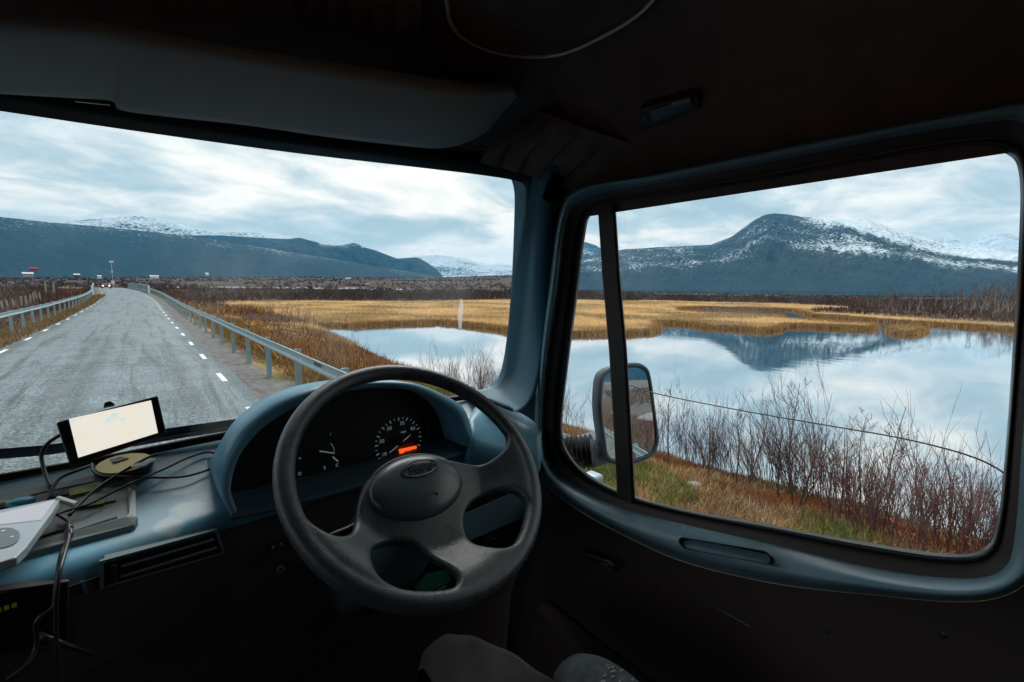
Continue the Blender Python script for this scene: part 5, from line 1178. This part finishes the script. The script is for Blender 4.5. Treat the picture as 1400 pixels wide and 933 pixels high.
# hatch ring on the ceiling
HR = [(612, -25), (612, 12), (619, 36), (640, 57), (680, 72), (730, 78), (775, 72), (830, 47), (868, 24), (893, 0), (905, -25), (880, -70), (760, -95), (650, -70)]
b = MB(); b.tube(crom([at(x, y, 2, .462) for x, y in HR], 6, True), .0036, 8, closed=True); b.build('hatch_ring', pmat('pale_ring', (.8, .78, .78), .4, metal=.2), rf, smooth=True)
# interior lamp
lmp = empty('interior_lamp', (0, 0, 0)); lmp.parent = truck
LP_ = [(874, 150), (948, 129), (956, 134), (956, 152), (880, 179), (874, 174)]
cv = lambda x, y, d=0: atp(x, y, np.array([.72-d*.5, 0, .44-d*.8]), np.array([.62, 0, .78]))
P = [cv(x, y, .03) for x, y in LP_]; b = MB(); b.prism(P, (.02, 0, .03)); b.build('lamp_base', m_frame, lmp, bevel=.004)
P = [cv(x, y, .034) for x, y in [(888, 152), (946, 135), (948, 148), (892, 168)]]; b = MB(); b.prism(P, (.006, 0, .008)); b.build('lens', pmat('lamp_lens', (.06, .045, .045), .2), lmp, bevel=.001)
P = [cv(x, y, .037) for x, y in [(917, 141), (943, 134), (944, 139), (919, 147)]]; b = MB(); b.prism(P, (.003, 0, .004)); b.build('lens_window', pmat('lamp_clear', (.25, .23, .24), .3), lmp)
p = cv(880, 163, .036); b = MB(); b.lathe([(.001, 0), (.003, 0), (.001, .003)], p, (-.6, 0, -.8), 10); b.build('switch', m_chrome, lmp)
# egg-crate foam patch
b = MB(); gx_, gy_ = 26, 16; V = []
for i in range(gx_):
    for j in range(gy_):
        px, py = 385+i*7.6, -45+j*4.6+i*1.0; V.append(at(px, py, 2, .450)-np.array([0, 0, .010*abs(math.sin(i*math.pi/4.)*math.sin(j*math.pi/3.6))]))
b.add(V, [(i*gy_+j, i*gy_+j+1, (i+1)*gy_+j+1, (i+1)*gy_+j) for i in range(gx_-1) for j in range(gy_-1)]); b.build('foam_patch', m_head, rf, smooth=True)

# ---- closed shell of the cab, seat, floor ---------------------------------------
shell = MB()
shell.box((-.15, -.93, -.6), (2.2, .04, 2.4)).box((-.15, .1, -1.55), (2.2, 2.2, .05)).box((-.15, 1.18, -1.0), (2.2, .04, 1.2))
shell.box((-1.17, -.55, -.6), (.04, .8, 2.4)).box((-1.17, .35, -1.05), (.04, 1.9, 1.1)).box((-1.17, .5, .42), (.04, 1.3, .3)).box((.90, -.6, -.3), (.04, .72, 1.7)).box((-1.17, 1.0, -.1), (.05, .12, .9))
shell.box((.895, .985, -.955), (.04, .19, 1.31))
for nm, bx in zip(['rear_wall', 'cab_floor', 'bulkhead', 'left_rear_panel', 'left_door_panel', 'left_roof_rail', 'right_rear_panel', 'left_pillar', 'kick_panel'], range(9)):
    b = MB(); b.v = shell.v[bx*8:bx*8+8]; b.f = [tuple(i-bx*8 for i in f) for f in shell.f[bx*6:bx*6+6]]; b.build(nm, m_lower, truck)
b = MB(); b.box((-.15, .1, .56), (2.2, 2.1, .04)); b.build('roof', m_lower, truck)
# driver seat
seat = empty('driver_seat', (.5, .2, -1.3)); seat.parent = truck; seat.location = (.5, .2, .9)
m_seat = pmat('seat_cloth', (.045, .06, .075), .95, var=.5, vs=45, bump=.5, bs=600, bdist=.001)
sc0 = at(832, 985, 2, -.60)+np.array([0, 0, -.03])
b = MB(); rows = []
for k in range(15):
    t = k/14*math.pi; rows.append([sc0+np.array([.062*math.cos(u_a)*math.sin(t)**.7, .09*-math.cos(t), .045+.045*math.sin(u_a)*math.sin(t)**.7]) for u_a in np.linspace(0, 2*math.pi, 19)[:-1]])
b.loft(rows, closed=True); b.build('side_bolster', m_seat, seat, smooth=True)
b = MB()
for k in range(26):
    u_, v_ = random.uniform(-.6, .6), random.uniform(-.6, .6); p = sc0+np.array([.062*u_, .085*v_, .045+.0458*math.sqrt(max(0, 1-u_*u_-v_*v_*.8))]); b.box(p, (.005, .0025, .001))
tag(b.build('woven_flecks', pmat('fleck', (.2, .21, .22), .9), seat), kind='stuff')
b = MB(); b.box((.40, .12, -.80), (.46, .52, .20)); b.build('cushion', m_seat, seat, bevel=.05, seg=4)
b = MB(); b.box((.42, -.34, -.30), (.46, .14, .80)); b.build('backrest', m_seat, seat, bevel=.05, seg=4)
b = MB(); b.box((.40, .1, -1.21), (.34, .40, .62)); b.build('seat_base', m_lower, seat, bevel=.02)
# dark cloth covered hump at the front of the seat
OUT = [(572, 897), (580, 869), (600, 854), (622, 851), (648, 858), (680, 871), (712, 891), (742, 909), (762, 928), (770, 968)]
rows = []
for k, (f_, dz_) in enumerate(((0, 0), (.12, -.01), (.3, -.015), (.5, -.02), (.75, -.045), (1.0, -.10))):
    rr = []
    for i, (x, y) in enumerate(crom([(a, b, 0) for a, b in OUT], 4)[:, ] if False else [tuple(p[:2]) for p in crom([(a, b, 0) for a, b in OUT], 4)]):
        p = at(x, y, 2, -.56); p = p+np.array([-.02, -.30, 0])*f_+np.array([0, 0, dz_+.005*math.sin(i*.33+f_*5)*f_**.5+.0025*math.sin(i*.9+f_*9)]); rr.append(p)
    rows.append(rr)
rows = [[p+np.array([.0, .03, -.14]) for p in rows[0]]]+rows
b = MB(); b.loft(rows); g_ = b.build('cloth_hump', m_cloth, smooth=True, sub=1); tag(g_, 'dark grey cloth covered hump at the front of the seat below the steering wheel', 'cloth_hump')

# ---- loose things on the dash ----------------------------------------------------
# sat nav
sn = empty('phone_navigator', tuple(dz(150, 620)), 'black framed phone with a bright map on screen, standing tilted against the windscreen', 'phone')
S0 = [(77, 577), (216, 540.5), (228, 592), (97, 638)]
pc = [at(S0[0][0], S0[0][1], 1, 1.075), at(S0[1][0], S0[1][1], 1, 1.115), at(S0[2][0], S0[2][1], 1, 1.085), at(S0[3][0], S0[3][1], 1, 1.03)]
pn = np.cross(pc[1]-pc[0], pc[3]-pc[0]); pn /= np.linalg.norm(pn); pn = pn if np.dot(pn, vf) < 0 else -pn
pj = [atp(x, y, pc[0], pn) for x, y in S0]
MB().prism(pj, -pn*.011).build('phone_case', m_black, sn, bevel=.003)
ms = bpy.data.materials.new('map_screen'); ms.use_nodes = True; t_ = ms.node_tree; b_ = t_.nodes['Principled BSDF']; tc_ = N(t_, 'ShaderNodeTexCoord')
ns = N(t_, 'ShaderNodeTexNoise', i_Scale=32., i_Detail=3); L(t_, tc_.outputs['Object'], ns.inputs[0]); rs = ramp(t_, ns.outputs[0], [(.35, (.93, .86, .72)), (.60, (.92, .88, .78)), (.68, (.72, .84, .80)), (.78, (.70, .80, .45))])
b_.inputs['Base Color'].default_value = (0, 0, 0, 1); L(t_, rs.outputs[0], b_.inputs['Emission Color']); b_.inputs['Emission Strength'].default_value = .50; b_.inputs['Roughness'].default_value = .3
SC0 = [(94, 573), (206.5, 547.5), (216, 592), (107, 626)]
MB().add([atp(x, y, pc[0]+pn*.0005, pn) for x, y in SC0], [(0, 1, 2, 3)]).build('screen', ms, sn)
b = MB(); b.prism([atp(x, y, pc[0], pn)-pn*.012 for x, y in [(143, 552), (158, 549), (152, 545), (144, 547)]], -pn*.01); b.build('holder_clip', m_black, sn)
# yellow round tin
yt = empty('yellow_disc', tuple(dz(173, 645)), 'round black edged disc with a yellow face lying on the dashboard below the phone', 'tin')
yc_ = dz(171, 643, .0); rx = np.linalg.norm(dz(213, 636)-dz(133, 640))/2*.96
b = MB(); b.lathe([(rx*.9, 0), (rx, .003), (rx, .012), (rx*.97, .014)], yc_, (0, -.12, 1), 40); b.build('tin_base', m_black, yt, smooth=False, bevel=.001)
b = MB(); b.lathe([(rx*.93, .0142), (rx*.93, .0155), (rx*.5, .0165), (rx*.02, .0165)], yc_, (0, -.12, 1), 40); b.build('yellow_face', m_yel, yt, smooth=False)
for pl in ([(150, 629), (165, 625), (176, 627), (155, 633)], [(178, 637), (196, 632), (212, 626), (214, 629), (196, 638), (180, 640)]):
    b = MB(); b.prism([at(x, y, 2, yc_[2]+.0185) for x, y in pl], (0, 0, .001)); b.build('black_print', m_black, yt)
# music player
mpl = empty('music_player', tuple(dz(20, 720)), 'silver music player with pale screen and round control pad leaning on the tray', 'music player')
I0 = [(-40, 705), (84, 680), (72, 700), (36, 748), (22, 762), (0, 769), (-60, 775)]
ip = [dz(x, y, .030) for x, y in I0]; ip = [at(x, y, 2, -.335) for x, y in I0]
b = MB(); b.prism(ip, (0, 0, -.012)); b.build('player_body', m_silver, mpl, bevel=.002)
b = MB(); b.prism([at(x, y, 2, -.3345) for x, y in [(-20, 707), (76, 684), (56, 711), (-30, 721)]], (0, 0, .0006)); b.build('player_screen', emat('grey_screen', (.60, .62, .68), .36), mpl)
P = crom([at(x, y, 2, -.3345) for x, y in [(-14, 727), (10, 722), (26, 728), (24, 740), (10, 748), (-14, 750), (-26, 738)]], 4, True)
b = MB(); b.prism(P, (0, 0, .0006)); b.build('control_pad', pmat('pad_grey', (.12, .16, .18), .4), mpl)
for (x, y) in ((16, 734), (4, 726)): b = MB(); b.lathe([(.001, 0), (.0022, 0), (.001, .0005)], at(x, y, 2, -.3335), (0, 0, 1), 10); b.build('button', m_white, mpl)
pl_ = empty('jack_plug', tuple(dz(90, 690)), 'short white plug sticking out beside the music player', 'plug')
b = MB(); b.tube([at(78, 682, 2, -.335), at(103, 690, 2, -.345)], [.0045, .0045], 8); b.build('plug_body', pmat('white_plastic', (.75, .76, .76), .4), pl_, smooth=False)
b = MB(); b.lathe([(.002, 0), (.016, .001), (.019, .005), (.012, .010), (.001, .011)], dz(28, 690, .008), (0, 0, 1), 20)
tag(b.build('blue_lid', pmat('blue_plastic', (.02, .28, .42), .35), smooth=True), 'small bright blue round lid lying in the tray behind the music player', 'lid')
b = MB(); b.lathe([(.002, 0), (.012, .001), (.013, .005), (.001, .008)], dz(2, 692, .008), (0, 0, 1), 16)
tag(b.build('bottle_cap', pmat('sand_plastic', (.35, .32, .28), .5), smooth=True), 'sand coloured cap at the left edge beside the blue lid', 'cap')
# cables
def cable(pts, rad, label):
    P = crom([dz(x, y, h) for x, y, h in pts], 6); b = MB(); b.tube(P, rad, 8); return tag(b.build('cable', m_cable, smooth=True), label, 'cable', 'cables on the dashboard')
cable([(84, 594, .06), (66, 606, .05), (57, 622, .035), (61, 645, .02), (70, 668, .012)], .0032, 'black cable arching from the left edge of the phone down to the tray')
cable([(126, 634, .02), (128, 645, .02), (140, 651, .022), (165, 652, .022), (200, 653, .018), (250, 652, .012), (288, 641, .008), (301, 630, .006), (297, 621, .006), (280, 619, .006), (255, 627, .008), (225, 641, .014), (195, 654, .02), (160, 670, .022), (120, 690, .024), (80, 702, .028), (45, 720, .04)], .0022, 'black cable making a long loop to the right across the dusty dashboard')
cable([(217, 621, .024), (200, 627, .024), (180, 638, .024), (150, 656, .022), (125, 674, .02), (108, 690, .02), (95, 705, .022)], .0026, 'black cable running diagonally over the yellow disc into the tray')
cable([(68, 683, .012), (74, 664, .018), (85, 652, .02), (110, 642, .018), (126, 636, .012)], .003, 'thick black cable bowed between the tray and the foot of the phone')
cable([(76, 702, .02), (92, 712, .02), (98, 722, .016)], .0026, 'short grey cable end hooked over the tray edge')
P = [dz(92, 716, .016), dz(97, 728, .014), dz(92, 742, .012), dz(84, 760, .012), face_pt(77, 800, .02), face_pt(73, 830, .03), face_pt(50, 850, .03), face_pt(50, 880, .03), face_pt(40, 905, .04), face_pt(10, 930, .05)]
b = MB(); b.tube(crom(P, 6), .0032, 8); tag(b.build('cable', m_cable, smooth=True), 'black cable dropping over the front edge of the dashboard to the sockets', 'cable', 'cables on the dashboard')
P = [dz(94, 716, .02), dz(94, 735, .016), dz(88, 758, .014), face_pt(80, 790, .025), face_pt(76, 840, .035), face_pt(78, 900, .045), face_pt(80, 960, .05)]
b = MB(); b.tube(crom(P, 6), .0028, 8); tag(b.build('cable', m_cable, smooth=True), 'second black cable hanging straight down from the tray past the vent', 'cable', 'cables on the dashboard')
b = MB(); b.tube([face_pt(52, 868, .02), face_pt(90, 882, .03), face_pt(130, 896, .04)], [.0045, .0035, .003], 8); tag(b.build('lever', m_sealr, smooth=True), 'thin dark lever sticking out below the radio slot', 'lever')
